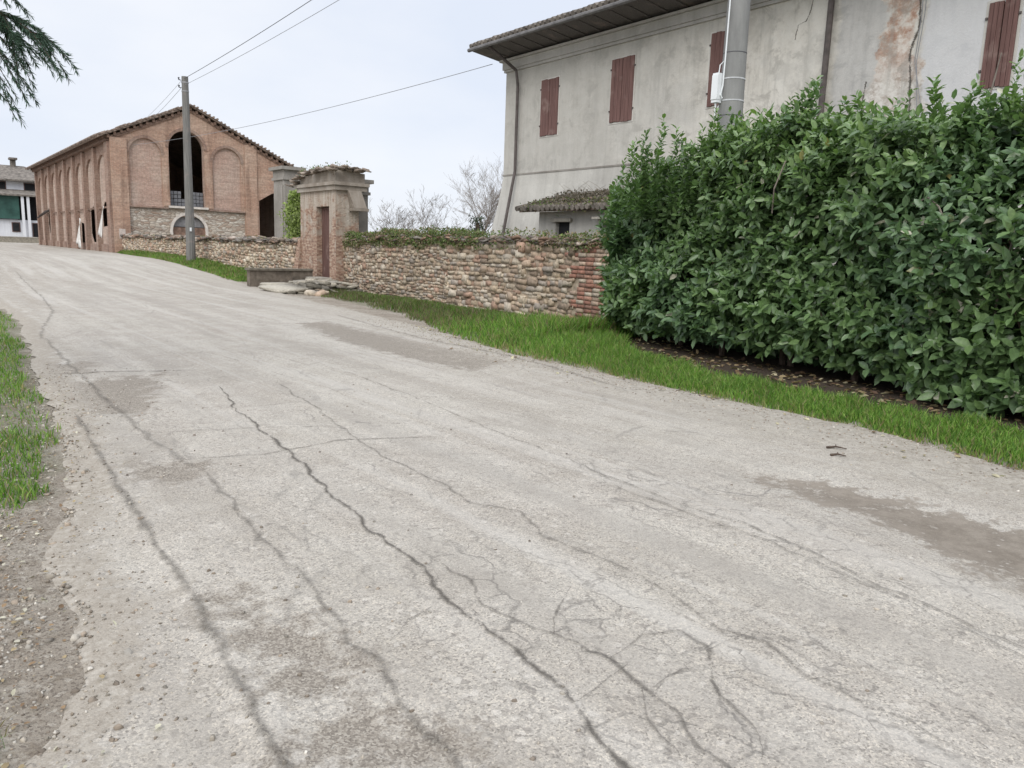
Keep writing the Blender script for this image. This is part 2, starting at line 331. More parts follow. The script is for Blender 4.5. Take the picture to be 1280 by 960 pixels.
PD = [[(6.18, 14.77), (6.76, 14.92), (6.78, 11.26), (6.89, 8.74), (5.8, 8.21), (5.7, 9.46), (5.66, 11.71)],
 [(1.17, 5.81), (1.55, 5.62), (1.42, 5.18), (1.07, 5.36)], [(1.34, 9.46), (2.28, 9.59), (1.61, 7.44), (1.14, 7.71)],
 [(0.94, 3.47), (1.16, 3.36), (1.1, 3.1), (0.9, 3.19)], [(0.98, 3.01), (1.28, 2.89), (1.15, 2.32), (0.92, 2.42)],
 [(0.95, 2.34), (1.24, 2.14), (1.3, 1.74), (0.85, 2.05)], [(1.32, 11.09), (1.74, 10.89), (1.58, 9.94), (1.2, 10.13)]]
PM = [[(4.79, 3.15), (5.2, 2.7), (5.2, 2.12), (5.35, 1.56), (5.2, .6), (4.3, .5), (4.38, 1.27), (4.45, 1.66), (4.7, 2.24)]]
PB = [[(0.2, 4.5), (0.38, 4.49), (0.42, 3.56), (0.52, 2.95), (0.27, 2.87), (0., 2.71), (-.6, 3.5)], [(0.2, 5.18), (0.57, 5.19), (0.7, 5.69), (0.79, 4.72), (0.46, 4.37), (0.1, 4.38)],
 ]
def polysd(X, Y, poly):
    p = np.array(poly); n = len(p); d = np.full(X.shape, 1e9); ins = np.zeros(X.shape, bool)
    for i in range(n):
        a, b = p[i], p[(i+1) % n]; e = b-a; wx = X-a[0]; wy = Y-a[1]
        t = np.clip((wx*e[0]+wy*e[1])/(e@e), 0, 1); d = np.minimum(d, np.hypot(wx-t*e[0], wy-t*e[1]))
        c = ((a[1] > Y) != (b[1] > Y)) & (X < (b[0]-a[0])*(Y-a[1])/(b[1]-a[1]+1e-12)+a[0]); ins ^= c
    return np.where(ins, -d, d)
def masks(X, Y, polys, wd=.25):
    m = np.zeros(X.shape)
    for q in polys: m = np.maximum(m, np.clip(.5-polysd(X, Y, q)/wd, 0, 1))
    return m
def relief(X, Y):
    near = np.clip((14-Y)/6, 0, 1)
    z = .03*(fbm(X*.7, Y*.45, 3, 3)-.5)+.012*(fbm(X*3, Y*3, 5, 3)-.5)*near
    # the asphalt left of the second crack is a slightly lower, older layer
    xc = np.interp(Y, [p[1] for p in CR['C2'][::-1]], [p[0] for p in CR['C2'][::-1]])
    z = z+.022*np.clip((X-xc)/.07, -1, 0)*np.clip((8-Y)/2, 0, 1)
    z = z-.03*np.clip(masks(X, Y, PM, .5), 0, 1)-.012*masks(X, Y, PD, .15)
    return z
ys = np.concatenate([np.arange(-20, 0, 1.), np.arange(0, 13, .045), np.arange(13, 25, .12), np.arange(25, 116, .8)])
nx = 150; tt = np.linspace(0, 1, nx)
YY = np.repeat(ys[:, None], nx, 1); jl = .10*(fbm(ys*2.2, ys*0, 1)-.5)*2+.05*(fbm(ys*9, ys*0, 2)-.5); jr = .12*(fbm(ys*2., ys*0, 4)-.5)*2+.05*(fbm(ys*9, ys*0, 6)-.5)
XL = eL(ys)+jl; XR = eR(ys)+jr; XX = XL[:, None]+(XR-XL)[:, None]*tt[None, :]
edge = np.minimum(XX-XL[:, None], XR[:, None]-XX)
ZZ = g(XX, YY)+.022+relief(XX, YY)-.028*np.clip(1-edge/.12, 0, 1)
ii = np.arange(len(ys)*nx).reshape(len(ys), nx)
q = np.stack([ii[:-1, :-1], ii[:-1, 1:], ii[1:, 1:], ii[1:, :-1]], -1).reshape(-1, 4)
def roadm():
    m = M('worn_asphalt', .88, .2); pz = m.pos
    big = m.noise(.35, 5); mid = m.noise(2.2, 6, rough=.65); trk = m.noise(1., 4, m.scale(m.pos, (1.6, .12, 1)))
    c = m.ramp(m.math('ADD', m.math('MULTIPLY', mid, .45), m.math('MULTIPLY', trk, .55)), (.34, (.31, .279, .242)), (.5, (.40, .369, .329)), (.64, (.47, .442, .40)))
    c = m.mix(m.map(big, .4, .62, 0, .35), c, (.43, .405, .355))
    cell = m.vor(125, feat='F1', out=1); k = m.sep(cell)[0]; ag = m.ramp(k, (0, (.42, .41, .40)), (.2, (.82, .815, .80)), (.7, (1.03, 1.02, 1.0)), (.93, (1.32, 1.29, 1.22)))
    c = m.mix(.75, c, m.mix(1., c, ag, 'MULTIPLY'))
    cell2 = m.sep(m.vor(38, feat='F1', out=1))[0]; c = m.mix(m.map(cell2, .93, .97, 0, .45), c, (.20, .18, .16)); c = m.mix(m.map(cell2, .04, .02, 0, .4), c, (.60, .56, .50)); st2 = m.noise(1., 5, m.scale(m.pos, (1.1, .5, 1)), .7); c = m.mix(m.map(st2, .52, .70, 0, .6), c, (.29, .262, .225)); pat = m.noise(11, 5, rough=.7); c = m.mix(m.map(pat, .56, .75, 0, .35), c, (.25, .235, .21))
    gn = m.noise(260, 2); kk = m.map(gn, .3, .7, .8, 1.2); c = m.mix(1., c, m.comb(kk, kk, kk), 'MULTIPLY')
    band = m.noise(1., 4, m.scale(m.pos, (2.6, .07, 1)), .6, .3); c = m.mix(m.map(band, .50, .66, 0, .5), c, (.31, .285, .252)); c = m.mix(m.map(band, .46, .34, 0, .4), c, (.50, .475, .435))
    # alligator cracking
    wv = m.noise(3., 4, color=True); v2 = m.n.new('ShaderNodeVectorMath'); v2.operation = 'ADD'; m._in(v2.inputs[0], pz); m._in(v2.inputs[1], m.scale(wv, (.28, .28, 0)))
    de = m.vor(2.1, m.scale(v2.outputs[0], (1, .8, 0)), 'DISTANCE_TO_EDGE'); msk = m.map(m.noise(.5, 3), .50, .62)
    al = m.math('MULTIPLY', m.map(de, .003, .014, 1, 0), m.math('MULTIPLY', msk, m.map(m.noise(4, 4), .45, .6, .0, .55)))
    c = m.mix(al, c, (.15, .14, .13))
    w5 = m.noise(4.5, 4, color=True, rough=.65); v5 = m.n.new('ShaderNodeVectorMath'); v5.operation = 'ADD'; m._in(v5.inputs[0], pz); m._in(v5.inputs[1], m.scale(w5, (.2, .24, 0)))
    d5 = m.vor(4.6, m.scale(v5.outputs[0], (1, .8, 0)), 'DISTANCE_TO_EDGE'); br5 = m.map(m.noise(7, 4, rough=.7), .40, .58); w_ = m.attr('web')
    al5 = m.math('MULTIPLY', m.map(d5, .006, .034, 1, 0), m.math('MULTIPLY', m.map(w_, .1, .7), m.math('MULTIPLY', br5, .55))); c = m.mix(al5, c, (.13, .12, .108)); al = m.math('ADD', al, al5)
    d6 = m.vor(1.5, m.scale(v5.outputs[0], (1.5, .35, 0)), 'DISTANCE_TO_EDGE'); al6 = m.math('MULTIPLY', m.map(d6, .004, .018, 1, 0), m.math('MULTIPLY', m.map(m.noise(1.4, 4), .45, .6), .42)); c = m.mix(al6, c, (.19, .178, .16))
    n1 = m.noise(5, 6, rough=.72); n9 = m.noise(22, 5, rough=.7); sharp = m.math('ADD', m.math('MULTIPLY', m.math('SUBTRACT', n1, .5), 2.4), m.math('MULTIPLY', m.math('SUBTRACT', n9, .5), .7))
    f = lambda a, lo, hi: m.map(m.math('ADD', m.attr(a), m.math('MULTIPLY', sharp, m.map(m.attr(a), 0, .25))), lo, hi)
    gravel = m.ramp(m.sep(m.vor(120, out=1))[1], (0, (.13, .11, .09)), (.5, (.225, .195, .16)), (1, (.36, .325, .275)))
    c = m.mix(m.math('MULTIPLY', f('dark', .32, .64), .85), c, gravel)
    brown = m.mix(m.map(n9, .35, .65), m.ramp(m.sep(m.vor(150, out=1))[1], (0, (.19, .16, .13)), (.5, (.31, .27, .22)), (1, (.42, .38, .32))), (.29, .255, .21))
    c = m.mix(m.math('MULTIPLY', f('dirt', .35, .65), .8), c, brown)
    mudc = m.mix(m.map(n1, .4, .6), (.16, .134, .107), (.24, .207, .17)); mudc = m.mix(m.map(m.vor(9.), .12, .06, 0, .8), mudc, (.40, .37, .33)); c = m.mix(m.math('MULTIPLY', f('mud', .34, .62), .88), c, mudc)
    c = m.mix(m.math('MULTIPLY', f('sand', .25, .75), .68), c, m.mix(m.map(n9, .38, .62), (.245, .215, .175), (.46, .425, .37)))
    m.base(c)
    hb = m.math('ADD', m.math('MULTIPLY', m.vor(95), .6), m.math('MULTIPLY', m.noise(160, 3), .8)); hb = m.math('SUBTRACT', hb, m.math('MULTIPLY', al, 1.5)); m.bump(hb, .55, .006); return m.done()
sand = np.clip(1-(XR[:, None]-XX)/2.0, 0, 1)*.85+np.clip(1-(XX-XL[:, None])/.9, 0, 1)*.6
dirt = np.maximum(masks(XX, YY, PB, .3), np.clip((1-edge/.45)*np.where(XX < 5, 1.35, .85), 0, 1))
L1x = np.interp(YY, [p[1] for p in CR['L1'][::-1]], [p[0] for p in CR['L1'][::-1]]); dirt = np.maximum(dirt, .42*((YY > 8) & (YY < 45))*np.clip((L1x-XX)/.25, 0, 1))
mesh('road', np.stack([XX, YY, ZZ], -1).reshape(-1, 3), q, roadm(), smooth=True,
     attrs=dict(dark=masks(XX, YY, PD, .55), mud=masks(XX, YY, PM, .7), dirt=dirt, sand=sand, web=np.maximum(masks(XX, YY, [[(1.5, 3.3), (2.3, 3.3), (3.0, 2.4), (3.1, .6), (1.3, .6), (1.6, 2.2)]], .9), .6*masks(XX, YY, [[(3.3, 4.6), (4.6, 4.4), (4.6, .5), (3.3, .5)], [(1.0, 9), (1.9, 9), (1.9, 5.2), (1.1, 5.2)]], .8))))['kind'] = 'structure'
def zroad(x, y):
    x = np.asarray(x, float); y = np.asarray(y, float); e = np.minimum(x-eL(y), eR(y)-x)
    return g(x, y)+.022+relief(x, y)-.028*np.clip(1-e/.12, 0, 1)
# ground sheet
gx = np.concatenate([np.linspace(-900, -30, 12), np.linspace(-25, -2.2, 16), np.arange(-2, 17, .15), np.linspace(18, 60, 16), np.linspace(80, 1200, 14)]); gx = np.unique(gx)
gy = np.concatenate([np.linspace(-900, -25, 10), np.arange(-20, 0, 1.), np.arange(0, 30, .2), np.linspace(31, 130, 60), np.linspace(150, 1500, 16)])
GX, GY = np.meshgrid(gx, gy)
def zgr(x, y):
    x = np.asarray(x, float); y = np.asarray(y, float)
    do = np.maximum(x-eR(y), eL(y)-x)          # distance outside the asphalt (negative under it)
    b = g(x, y)-.012+.06*(fbm(x*.9, y*.9, 9, 3)-.5)*np.clip(do/.6, 0, 1)+.07*np.clip((x-eR(y)-.1)/1.2, 0, 1)*np.clip((12-y)/2, -.6, 1)+.03*np.clip((eL(y)-.1-x)/.6, 0, 1)
    b = b+.016*fbm(x*4, y*4, 19, 2)*np.clip(do/.2, 0, 1)
    return np.where(do < -.45, g(x, y)-.12, np.where(do < 0, g(x, y)-.012+do*.05, b))
def groundm():
    m = M('verge_soil', .95, .1); n = m.noise(1.3, 6, rough=.65); f = m.sep(m.vor(45, out=1))[0]
    soil = m.ramp(n, (.3, (.235, .20, .16)), (.5, (.335, .295, .245)), (.7, (.41, .375, .32)))
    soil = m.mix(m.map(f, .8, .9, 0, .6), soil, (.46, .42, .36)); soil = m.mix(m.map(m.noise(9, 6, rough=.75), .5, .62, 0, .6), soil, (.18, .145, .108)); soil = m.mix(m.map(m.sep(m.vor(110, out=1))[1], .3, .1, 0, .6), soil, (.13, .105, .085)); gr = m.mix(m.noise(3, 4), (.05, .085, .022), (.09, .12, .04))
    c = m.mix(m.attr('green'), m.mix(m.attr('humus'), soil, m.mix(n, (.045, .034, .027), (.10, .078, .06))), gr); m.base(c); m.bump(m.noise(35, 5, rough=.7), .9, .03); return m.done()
hx = lambda y: np.interp(y, [-5, 2.6, 4, 5.5, 7.0, 8.2, 9.6, 10.6], [7.7, 8.15, 8.2, 8.3, 8.62, 9.1, 9.9, 10.6])   # where soil starts under the hedge
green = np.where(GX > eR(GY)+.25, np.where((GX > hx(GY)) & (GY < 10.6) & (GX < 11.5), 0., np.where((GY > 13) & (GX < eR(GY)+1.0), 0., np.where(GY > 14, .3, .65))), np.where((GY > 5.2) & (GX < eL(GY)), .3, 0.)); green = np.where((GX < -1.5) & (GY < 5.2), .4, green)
ii = np.arange(GX.size).reshape(GX.shape); q = np.stack([ii[:-1, :-1], ii[:-1, 1:], ii[1:, 1:], ii[1:, :-1]], -1).reshape(-1, 4)
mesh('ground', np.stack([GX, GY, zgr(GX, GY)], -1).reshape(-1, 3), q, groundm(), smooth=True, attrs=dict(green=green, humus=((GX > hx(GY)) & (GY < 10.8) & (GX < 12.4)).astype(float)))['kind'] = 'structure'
# cracks: jagged ribbons with a soft, broken edge
def crackm():
    m = M('crack_grit_painted_depth', .95, .1); v = m.attr('v'); n = m.noise(38, 5, rough=.75); n2 = m.noise(7, 3)
    prof = m.math('SUBTRACT', 1., v); a = m.math('ADD', prof, m.math('MULTIPLY', m.math('SUBTRACT', n, .5), 2.6)); a = m.math('ADD', a, m.math('MULTIPLY', m.math('SUBTRACT', n2, .5), 1.8))
    al = m.math('MULTIPLY', m.map(a, .38, .95), m.attr('k')); m.base(m.mix(m.map(m.math('ADD', v, m.math('MULTIPLY', m.math('SUBTRACT', n, .5), 1.2)), .15, .6), (.095, .086, .075), m.mix(m.noise(90, 2), (.18, .162, .14), (.30, .275, .24))))  # gritty edges; darker core paints the shade of the crack's depth into the colour
    tr = m.n.new('ShaderNodeBsdfTransparent'); ms = m.n.new('ShaderNodeMixShader'); m._in(ms.inputs[0], al)
    m.t.links.new(tr.outputs[0], ms.inputs[1]); m.t.links.new(m.b.outputs[0], ms.inputs[2]); m.t.links.new(ms.outputs[0], m.n['Material Output'].inputs[0]); return m.done()
crack_mat = crackm()
cv, cf, cva, cka = [], [], [], []
for name, pts in CR.items():
    p = np.array(pts); wd = CW.get(name, .013); seg = np.hypot(*np.diff(p, axis=0).T); s = np.concatenate([[0], np.cumsum(seg)])
    st = .02 if s[-1] < 12 else .08; ss = np.arange(0, s[-1], st); x = np.interp(ss, s, p[:, 0]); y = np.interp(ss, s, p[:, 1])
    sd = sum(map(ord, name)); amp = .05 if name != 'C2' else .02
    jx = amp*(fbm(ss*5, ss*0, sd, 5)-.5)*1.9; jy = amp*(fbm(ss*5, ss*0, sd+9, 4)-.5)
    x = x+jx; y = y+jy; dx = np.gradient(x); dy = np.gradient(y); L = np.hypot(dx, dy)+1e-9; nxn, nyn = -dy/L, dx/L
    ww = wd*1.7*(.5+.95*fbm(ss*3, ss*0, sd+4, 3))*np.clip(np.minimum(ss, s[-1]-ss)/.3, .25, 1)
    far = np.clip(1-(y-9)/14, .35, 1); strength = {'C1': .66, 'C2': .36, 'C3': .34, 'C5': .34, 'R1': .45, 'R2': .38, 'R3': .25, 'R4': .3, 'L1': .28, 'T1': .45, 'T2': .5, 'T3': .4}.get(name, .42)
    b = len(cv); off = .006+.0006*len(cka) % .004
    for i in range(len(ss)):
        for k in (-1, 0, 1):
            X_, Y_ = x[i]+k*nxn[i]*ww[i], y[i]+k*nyn[i]*ww[i]; cv.append((X_, Y_, float(zroad(X_, Y_))+.005+(sd % 7)*.0006)); cva.append(abs(k)); cka.append(strength)
    for i in range(len(ss)-1):
        for k in (0, 1): cf.append((b+i*3+k, b+i*3+k+1, b+(i+1)*3+k+1, b+(i+1)*3+k))
mesh('road_cracks', cv, cf, crack_mat, attrs=dict(v=cva, k=cka))['kind'] = 'structure'
# ------------------------------------------------------------------ rubble masonry
TPL = []
for i in (-1, 0, 1):
    for j in (-1, 0, 1):
        for k in (-1, 0, 1):
            if (i, j, k) != (0, 0, 0): TPL.append((i, j, k))
TI = {t: n for n, t in enumerate(TPL)}; TF = []
for ax in range(3):
    for sgn in (-1, 1):
        o1, o2 = [a for a in range(3) if a != ax]
        for a in (-1, 0):
            for b in (-1, 0):
                def vv(p, q_):
                    t = [0, 0, 0]; t[ax] = sgn; t[o1] = p; t[o2] = q_; return TI[tuple(t)]
                fc = [vv(a, b), vv(a+1, b), vv(a+1, b+1), vv(a, b+1)]
                if (sgn > 0) == (ax == 1): fc = fc[::-1]
                TF.append(fc)
TPL = np.array(TPL, float); TF = np.array(TF); nrm = np.linalg.norm(TPL, axis=1)
ROUND = TPL*(.45+.55/np.maximum(nrm, 1)[:, None]*1.25).clip(0, 1)
def stones(C_, S_, cols, jit=.12, rot=0., rnd_=1.):
    """C_ centres, S_ half sizes (n,3) -> verts, faces, colours"""
    n = len(C_); T = TPL*(1-rnd_)+ROUND*rnd_
    V = T[None]*(1+rng.uniform(-jit, jit, (n, len(T), 3))); V = V*S_[:, None, :]
    if rot:
        for a, b in ((0, 2), (0, 1), (1, 2)):
            t = rng.uniform(-rot, rot, n)[:, None]; ca, sa = np.cos(t), np.sin(t); x, y = V[..., a].copy(), V[..., b].copy(); V[..., a] = x*ca-y*sa; V[..., b] = x*sa+y*ca
    V = V+C_[:, None, :]; Fc = (TF[None]+np.arange(n)[:, None, None]*len(T)).reshape(-1, 4)
    return V.reshape(-1, 3), Fc, np.repeat(cols, len(T), 0)
STC = np.array([(.50, .42, .32), (.43, .345, .25), (.54, .47, .38), (.40, .31, .23), (.37, .32, .27), (.46, .35, .26), (.49, .42, .33), (.32, .25, .19), (.40, .27, .20)])
def rubble(name, parent, xf, y0, y1, z0f, z1f, hrow=(.05, .135), wst=(.07, .30), pal=STC, brick=False, tint=1.):
    C_, S_, cl = [], [], []; z = -.1
    while z < 2.2:
        h = rnd.uniform(*hrow) if not brick else .10; y1_ = y1+(rnd.choice([-.25, 0, .12, .3]) if brick else 0)
        y = y0+rnd.uniform(0, .15)*(not brick)
        while y < y1_:
            wd = rnd.uniform(*wst); zc = z+h/2
            if zc > z0f(y)-.1 and zc < z1f(y):
                big = (not brick) and rnd.random() < .14; wav = 0 if brick else .10*(float(fbm(y*.8, zc*1.2, 5, 3))-.5)*2; zc += wav
                hh = h*(1.7 if big else 1)*rnd.uniform(.85, 1.05)
                C_.append((xf(y+wd/2)+rnd.uniform(-.015, .02)-(.02 if big else 0), y+wd/2, zc+(rnd.uniform(-.02, .02) if not brick else 0)))
                S_.append((rnd.uniform(.05, .09) if not brick else rnd.uniform(.05, .062), wd/2*.92, hh/2*.92)); c = pal[rnd.randrange(len(pal))]*rnd.uniform(.78, 1.12)*tint*(.8+.4*float(fbm(y*.6, z*1.2, 3))); cl.append(c)
            y += wd
        z += h
    v, f_, c = stones(np.array(C_), np.array(S_), np.array(cl), .2 if not brick else .05, .10 if not brick else .02, .34 if not brick else .12)
    return mesh(name, v, f_, stone_mat, parent, cols=c)
def wallcore(name, parent, xf, y0, y1, z1f, th=.42, inset=-.03):
    mb = MB(); n = max(2, int((y1-y0)/.25)); yy = np.linspace(y0, y1, n+1)
    for i in range(n):
        a, b = yy[i], yy[i+1]; za, zb = z1f(a), z1f(b)
        mb.hexa([(xf(a)+inset, a, -.4), (xf(b)+inset, b, -.4), (xf(b)+th, b, -.4), (xf(a)+th, a, -.4)], [(xf(a)+inset, a, za), (xf(b)+inset, b, zb), (xf(b)+th, b, zb), (xf(a)+th, a, za)])
    return mb.build(name, mortar_mat, parent)
def coping(name, parent, xf, y0, y1, zf, th=.5, n_per=9, pal=None, big=1.):
    pal = pal if pal is not None else np.array([(.20, .15, .12), (.28, .19, .14), (.16, .14, .125), (.36, .30, .25), (.24, .22, .19)])
    C_, S_, cl = [], [], []
    for y in np.arange(y0, y1, .11):
        for k in range(3):
            C_.append((xf(y)+rnd.uniform(-.08, th+.05), y+rnd.uniform(-.08, .08), zf(y)+rnd.uniform(.0, .09)+.03*k)); S_.append((rnd.uniform(.07, .16)*big, rnd.uniform(.07, .14)*big, rnd.uniform(.015, .035)*big)); cl.append(pal[rnd.randrange(len(pal))]*rnd.uniform(.7, 1.2))
        C_.append((xf(y)-.03, y, zf(y)+.02)); S_.append((.09, .08, .022)); cl.append(pal[rnd.randrange(3)]*rnd.uniform(.6, 1.1))
    v, f_, c = stones(np.array(C_), np.array(S_), np.array(cl), .2, .3, .4); return mesh(name, v, f_, stone_mat, parent, cols=c)
# right wall
xr = lambda y: 12.6+.05*math.sin(y*.7)+.02*math.sin(y*2.3); zt = lambda y: 1.80+.03*math.sin(y*1.7)+.02*math.sin(y*5)-.1*max(0, (y-22)/4); zb = lambda y: -.1
t = thing('stone_wall', 'rubble stone wall with weeds along its top, between the gateway and the laurel hedge', 'wall', (12.7, 18, 0))
wallcore('mortar_core', t, xr, 10.6, 25.9, zt)
rubble('stone_facing', t, xr, 13.6, 19.2, zb, lambda y: zt(y)-.03, hrow=(.06, .19), wst=(.08, .44), tint=.93)
rubble('stone_facing', t, xr, 19.1, 25.9, zb, lambda y: zt(y)-.03, tint=.86)
rubble('brick_end', t, lambda y: xr(y)-.012, 10.7, 13.6, zb, lambda y: zt(y)-.03, wst=(.24, .27), pal=np.array([(.33, .17, .125), (.27, .14, .105), (.36, .21, .155), (.40, .30, .23), (.22, .13, .10), (.45, .38, .30)]), brick=True)
setp(bpy.data.objects['brick_end'], 'red brick end of the wall beside the hedge')
coping('coping', t, xr, 10.7, 25.9, zt)
# far wall
xl = lambda y: 12.35+.04*math.sin(y*.8)-(.0 if y < 45 else (y-45)*.01); zt2 = lambda y: 1.60+.03*math.sin(y*1.3)+.03*math.sin(y*4.1); zb2 = lambda y: float(g(0, y))-.15
t = thing('stone_wall', 'long low pale stone wall capped with broken tiles, running from the gateway to the brick barn', 'wall', (12.4, 44, .3))
wallcore('mortar_core', t, xl, 29.0, 59.6, zt2)
rubble('stone_facing', t, xl, 29.0, 59.6, zb2, lambda y: zt2(y)-.03, hrow=(.08, .15), wst=(.12, .36), tint=1.08)
coping('coping', t, xl, 29.0, 59.6, zt2, big=1.5)
# ------------------------------------------------------------------ gateway
gt = thing('gateway', 'narrow ruined gateway with a tall dark door and a broken tiled cap', 'gateway', (12.6, 27.2, 0))
mb = MB(); plate(mb, [(25.85, -.3), (25.85, 3.5), (28.95, 3.5), (29.0, -.3)], [rect(26.4, 27.5, -.2, 2.95)], 'x', 12.2, 12.75)
plate(mb, rect(25.86, 28.93, -.3, 3.49), [], 'x', 12.753, 13.1)
mb.hexa([(11.95, 28.9, -.3), (11.95, 29.5, -.3), (12.7, 29.5, -.3), (12.7, 28.9, -.3)], [(12.15, 28.9, 1.8), (12.15, 29.1, 1.8), (12.7, 29.1, 1.8), (12.7, 28.9, 1.8)])
mb.build('masonry', gate_mat, gt)
mb = MB(); mb.box(12.1, 13.35, 25.7, 29.05, 3.5, 3.66); mb.box(12.03, 13.42, 25.63, 29.1, 3.663, 3.78)
mb.hexa([(12.15, 25.78, 3.785), (12.15, 29.0, 3.785), (13.3, 29.0, 3.785), (13.3, 25.78, 3.785)], [(12.15, 25.78, 4.2), (12.15, 29.0, 4.05), (13.3, 29.0, 4.05), (13.3, 25.78, 4.12)])
mb.build('cornice', cornice_mat, gt)
mb = MB(); mb.hexa([(12.75, 25.5, 2.9), (12.75, 25.83, 2.9), (13.25, 25.83, 2.9), (13.25, 25.5, 2.9)], [(12.6, 25.66, 3.497), (12.6, 25.83, 3.497), (13.1, 25.83, 3.497), (13.1, 25.66, 3.497)]); mb.box(12.7, 13.3, 25.46, 25.83, 2.8, 2.895)
mb.build('render_bracket', cornice_mat, gt)
mb = MB()
for kk in range(5):
    y0_ = 26.42+kk*.215; mb.box(12.40+rnd.uniform(0, .012), 12.45, y0_, y0_+.205, .3, 2.93)
d_ = mb.build('door', door_mat, gt); mb = MB()
mb.tube([(12.37, 26.6, 1.35), (12.33, 26.6, 1.35), (12.33, 26.6, 1.22), (12.37, 26.6, 1.22)], .014); mb.box(12.385, 12.4, 26.55, 26.68, 1.15, 1.42); mb.build('handle', metal_mat, d_)
mb = MB(); mb.box(12.33, 12.6, 26.25, 27.62, 2.952, 3.08); mb.build('lintel', plain('weathered_lintel', (.30, .25, .2)), gt)
C_, S_, cl = [], [], []
for y in np.arange(25.55, 29.6, .17):
    for x in np.arange(11.98, 13.5, .22):
        if rnd.random() < .12: continue
        top = 4.2-.05*abs(y-26.3)-(0. if y < 28.4 else (y-28.4)*.33); C_.append((x, y, top+.05*math.sin((x-12)*2)+rnd.uniform(-.02, .09))); S_.append((rnd.uniform(.10, .19), rnd.uniform(.07, .12), rnd.uniform(.02, .045))); cl.append(np.array((.2, .165, .135))*rnd.uniform(.6, 1.7))
v, f_, c = stones(np.array(C_), np.array(S_), np.array(cl), .2, .3, .5); mesh('tile_cap', v, f_, stone_mat, gt, cols=c)
def pillar(lbl, x0, x1, y0, y1, top):
    t = thing('gate_pillar', lbl, 'pillar', ((x0+x1)/2, (y0+y1)/2, 0)); mb = MB(); mb.box(x0, x1, y0, y1, -.3, top-.55)
    mb.box(x0-.05, x0, y0+.12, y1-.12, .4, top-.75); mb.box(x0+.1, x1-.1, y0-.05, y0, .4, top-.75); mb.build('shaft', pillar_mat, t)
    mb = MB(); mb.box(x0-.07, x1+.07, y0-.07, y1+.07, top-.55, top-.44); mb.box(x0-.02, x1+.02, y0-.02, y1+.02, top-.437, top-.14); mb.box(x0-.16, x1+.16, y0-.16, y1+.16, top-.137, top); mb.build('capital', pillar_mat, t); return t
pillar('grey rendered pillar with a moulded cap, left of the gateway behind the low wall', 12.95, 13.7, 32.4, 33.6, 4.78)
pillar('grey rendered pillar mostly hidden behind the right side of the gateway', 13.15, 13.75, 26.4, 27.4, 3.98)
# flank wall of the steps
t = thing('parapet', 'low dark concrete parapet beside the gateway steps', 'low wall', (10.7, 27.3, 0)); mb = MB(); mb.box(9.56, 11.9, 27.2, 27.5, -.25, .60); mb.build('body', plain('mossy_dark_concrete', (.15, .125, .10), var=.5, sc=5, bump=.9), t)
mb = MB(); mb.box(9.5, 11.92, 27.14, 27.56, .603, .67, .012); mb.build('cap', plain('mossy_cap', (.17, .15, .12), var=.4), t)
t = thing('door_steps', 'worn stone steps below the gateway door', 'steps', (11.3, 25.4, 0)); mb = MB()
mb.box(10.9, 12.15, 24.6, 27.0, -.3, .17, .02); mb.build('step_block', plain('dark_step_rubble', (.10, .085, .07), var=.5), t)
hp = [(rnd.uniform(9.6, 12.1), rnd.uniform(23.9, 26.6)) for _ in range(90)]; C_ = np.array([(x, y, -.02+.34*rnd.random()*max(.25, min(1, (x-9.4)/1.6))) for x, y in hp]); v, f_, c = stones(C_, np.stack([rng.uniform(.08, .26, 90), rng.uniform(.08, .22, 90), rng.uniform(.025, .07, 90)], 1), np.array([(.33, .30, .245)])*rng.uniform(.45, 1.25, (90, 1)), .2, .22, .35); mesh('step_rubble', v, f_, stone_mat, t, cols=c)
mb = MB(); mb.box(11.0, 12.1, 24.9, 26.9, .215, .30, .03); mb.build('tread', slab_mat, t); mb = MB(); mb.box(11.6, 12.19, 26.2, 27.1, .305, .4, .02); mb.build('threshold', slab_mat, t)
for lb, (x, y, z, a, b, c_) in {'broken flat slab lying lowest in front of the gateway steps': (9.75, 24.6, .13, .55, .8, .05), 'cracked slab resting against the left side of the gateway steps': (10.2, 26.2, .16, .45, .6, .06)}.items():
    v, f_, c = stones(np.array([(x, y, z)]), np.array([(a, b, c_)]), np.array([(.40, .37, .31)]), .08, .06, .25); setp(mesh('stone_slab', v, f_, stone_mat, loc=(x, y, z), cols=c), lb, 'slab', 'slabs at the gateway steps')
for i in range(9):
    x, y = rnd.uniform(9.1, 11.2), rnd.uniform(23.2, 25.2); r_ = rnd.uniform(.07, .17)
    v, f_, c = stones(np.array([(x, y, float(zgr(x, y))+.06)]), np.array([(r_*1.3, r_, r_*.6)]), np.array([STC[i % 7]*.95]), .2, .5, .7)
    setp(mesh('loose_stone', v, f_, stone_mat, loc=(x, y, .05), cols=c), 'loose pale stone fallen at the foot of the gateway steps', 'stone', 'loose stones at the gateway steps')
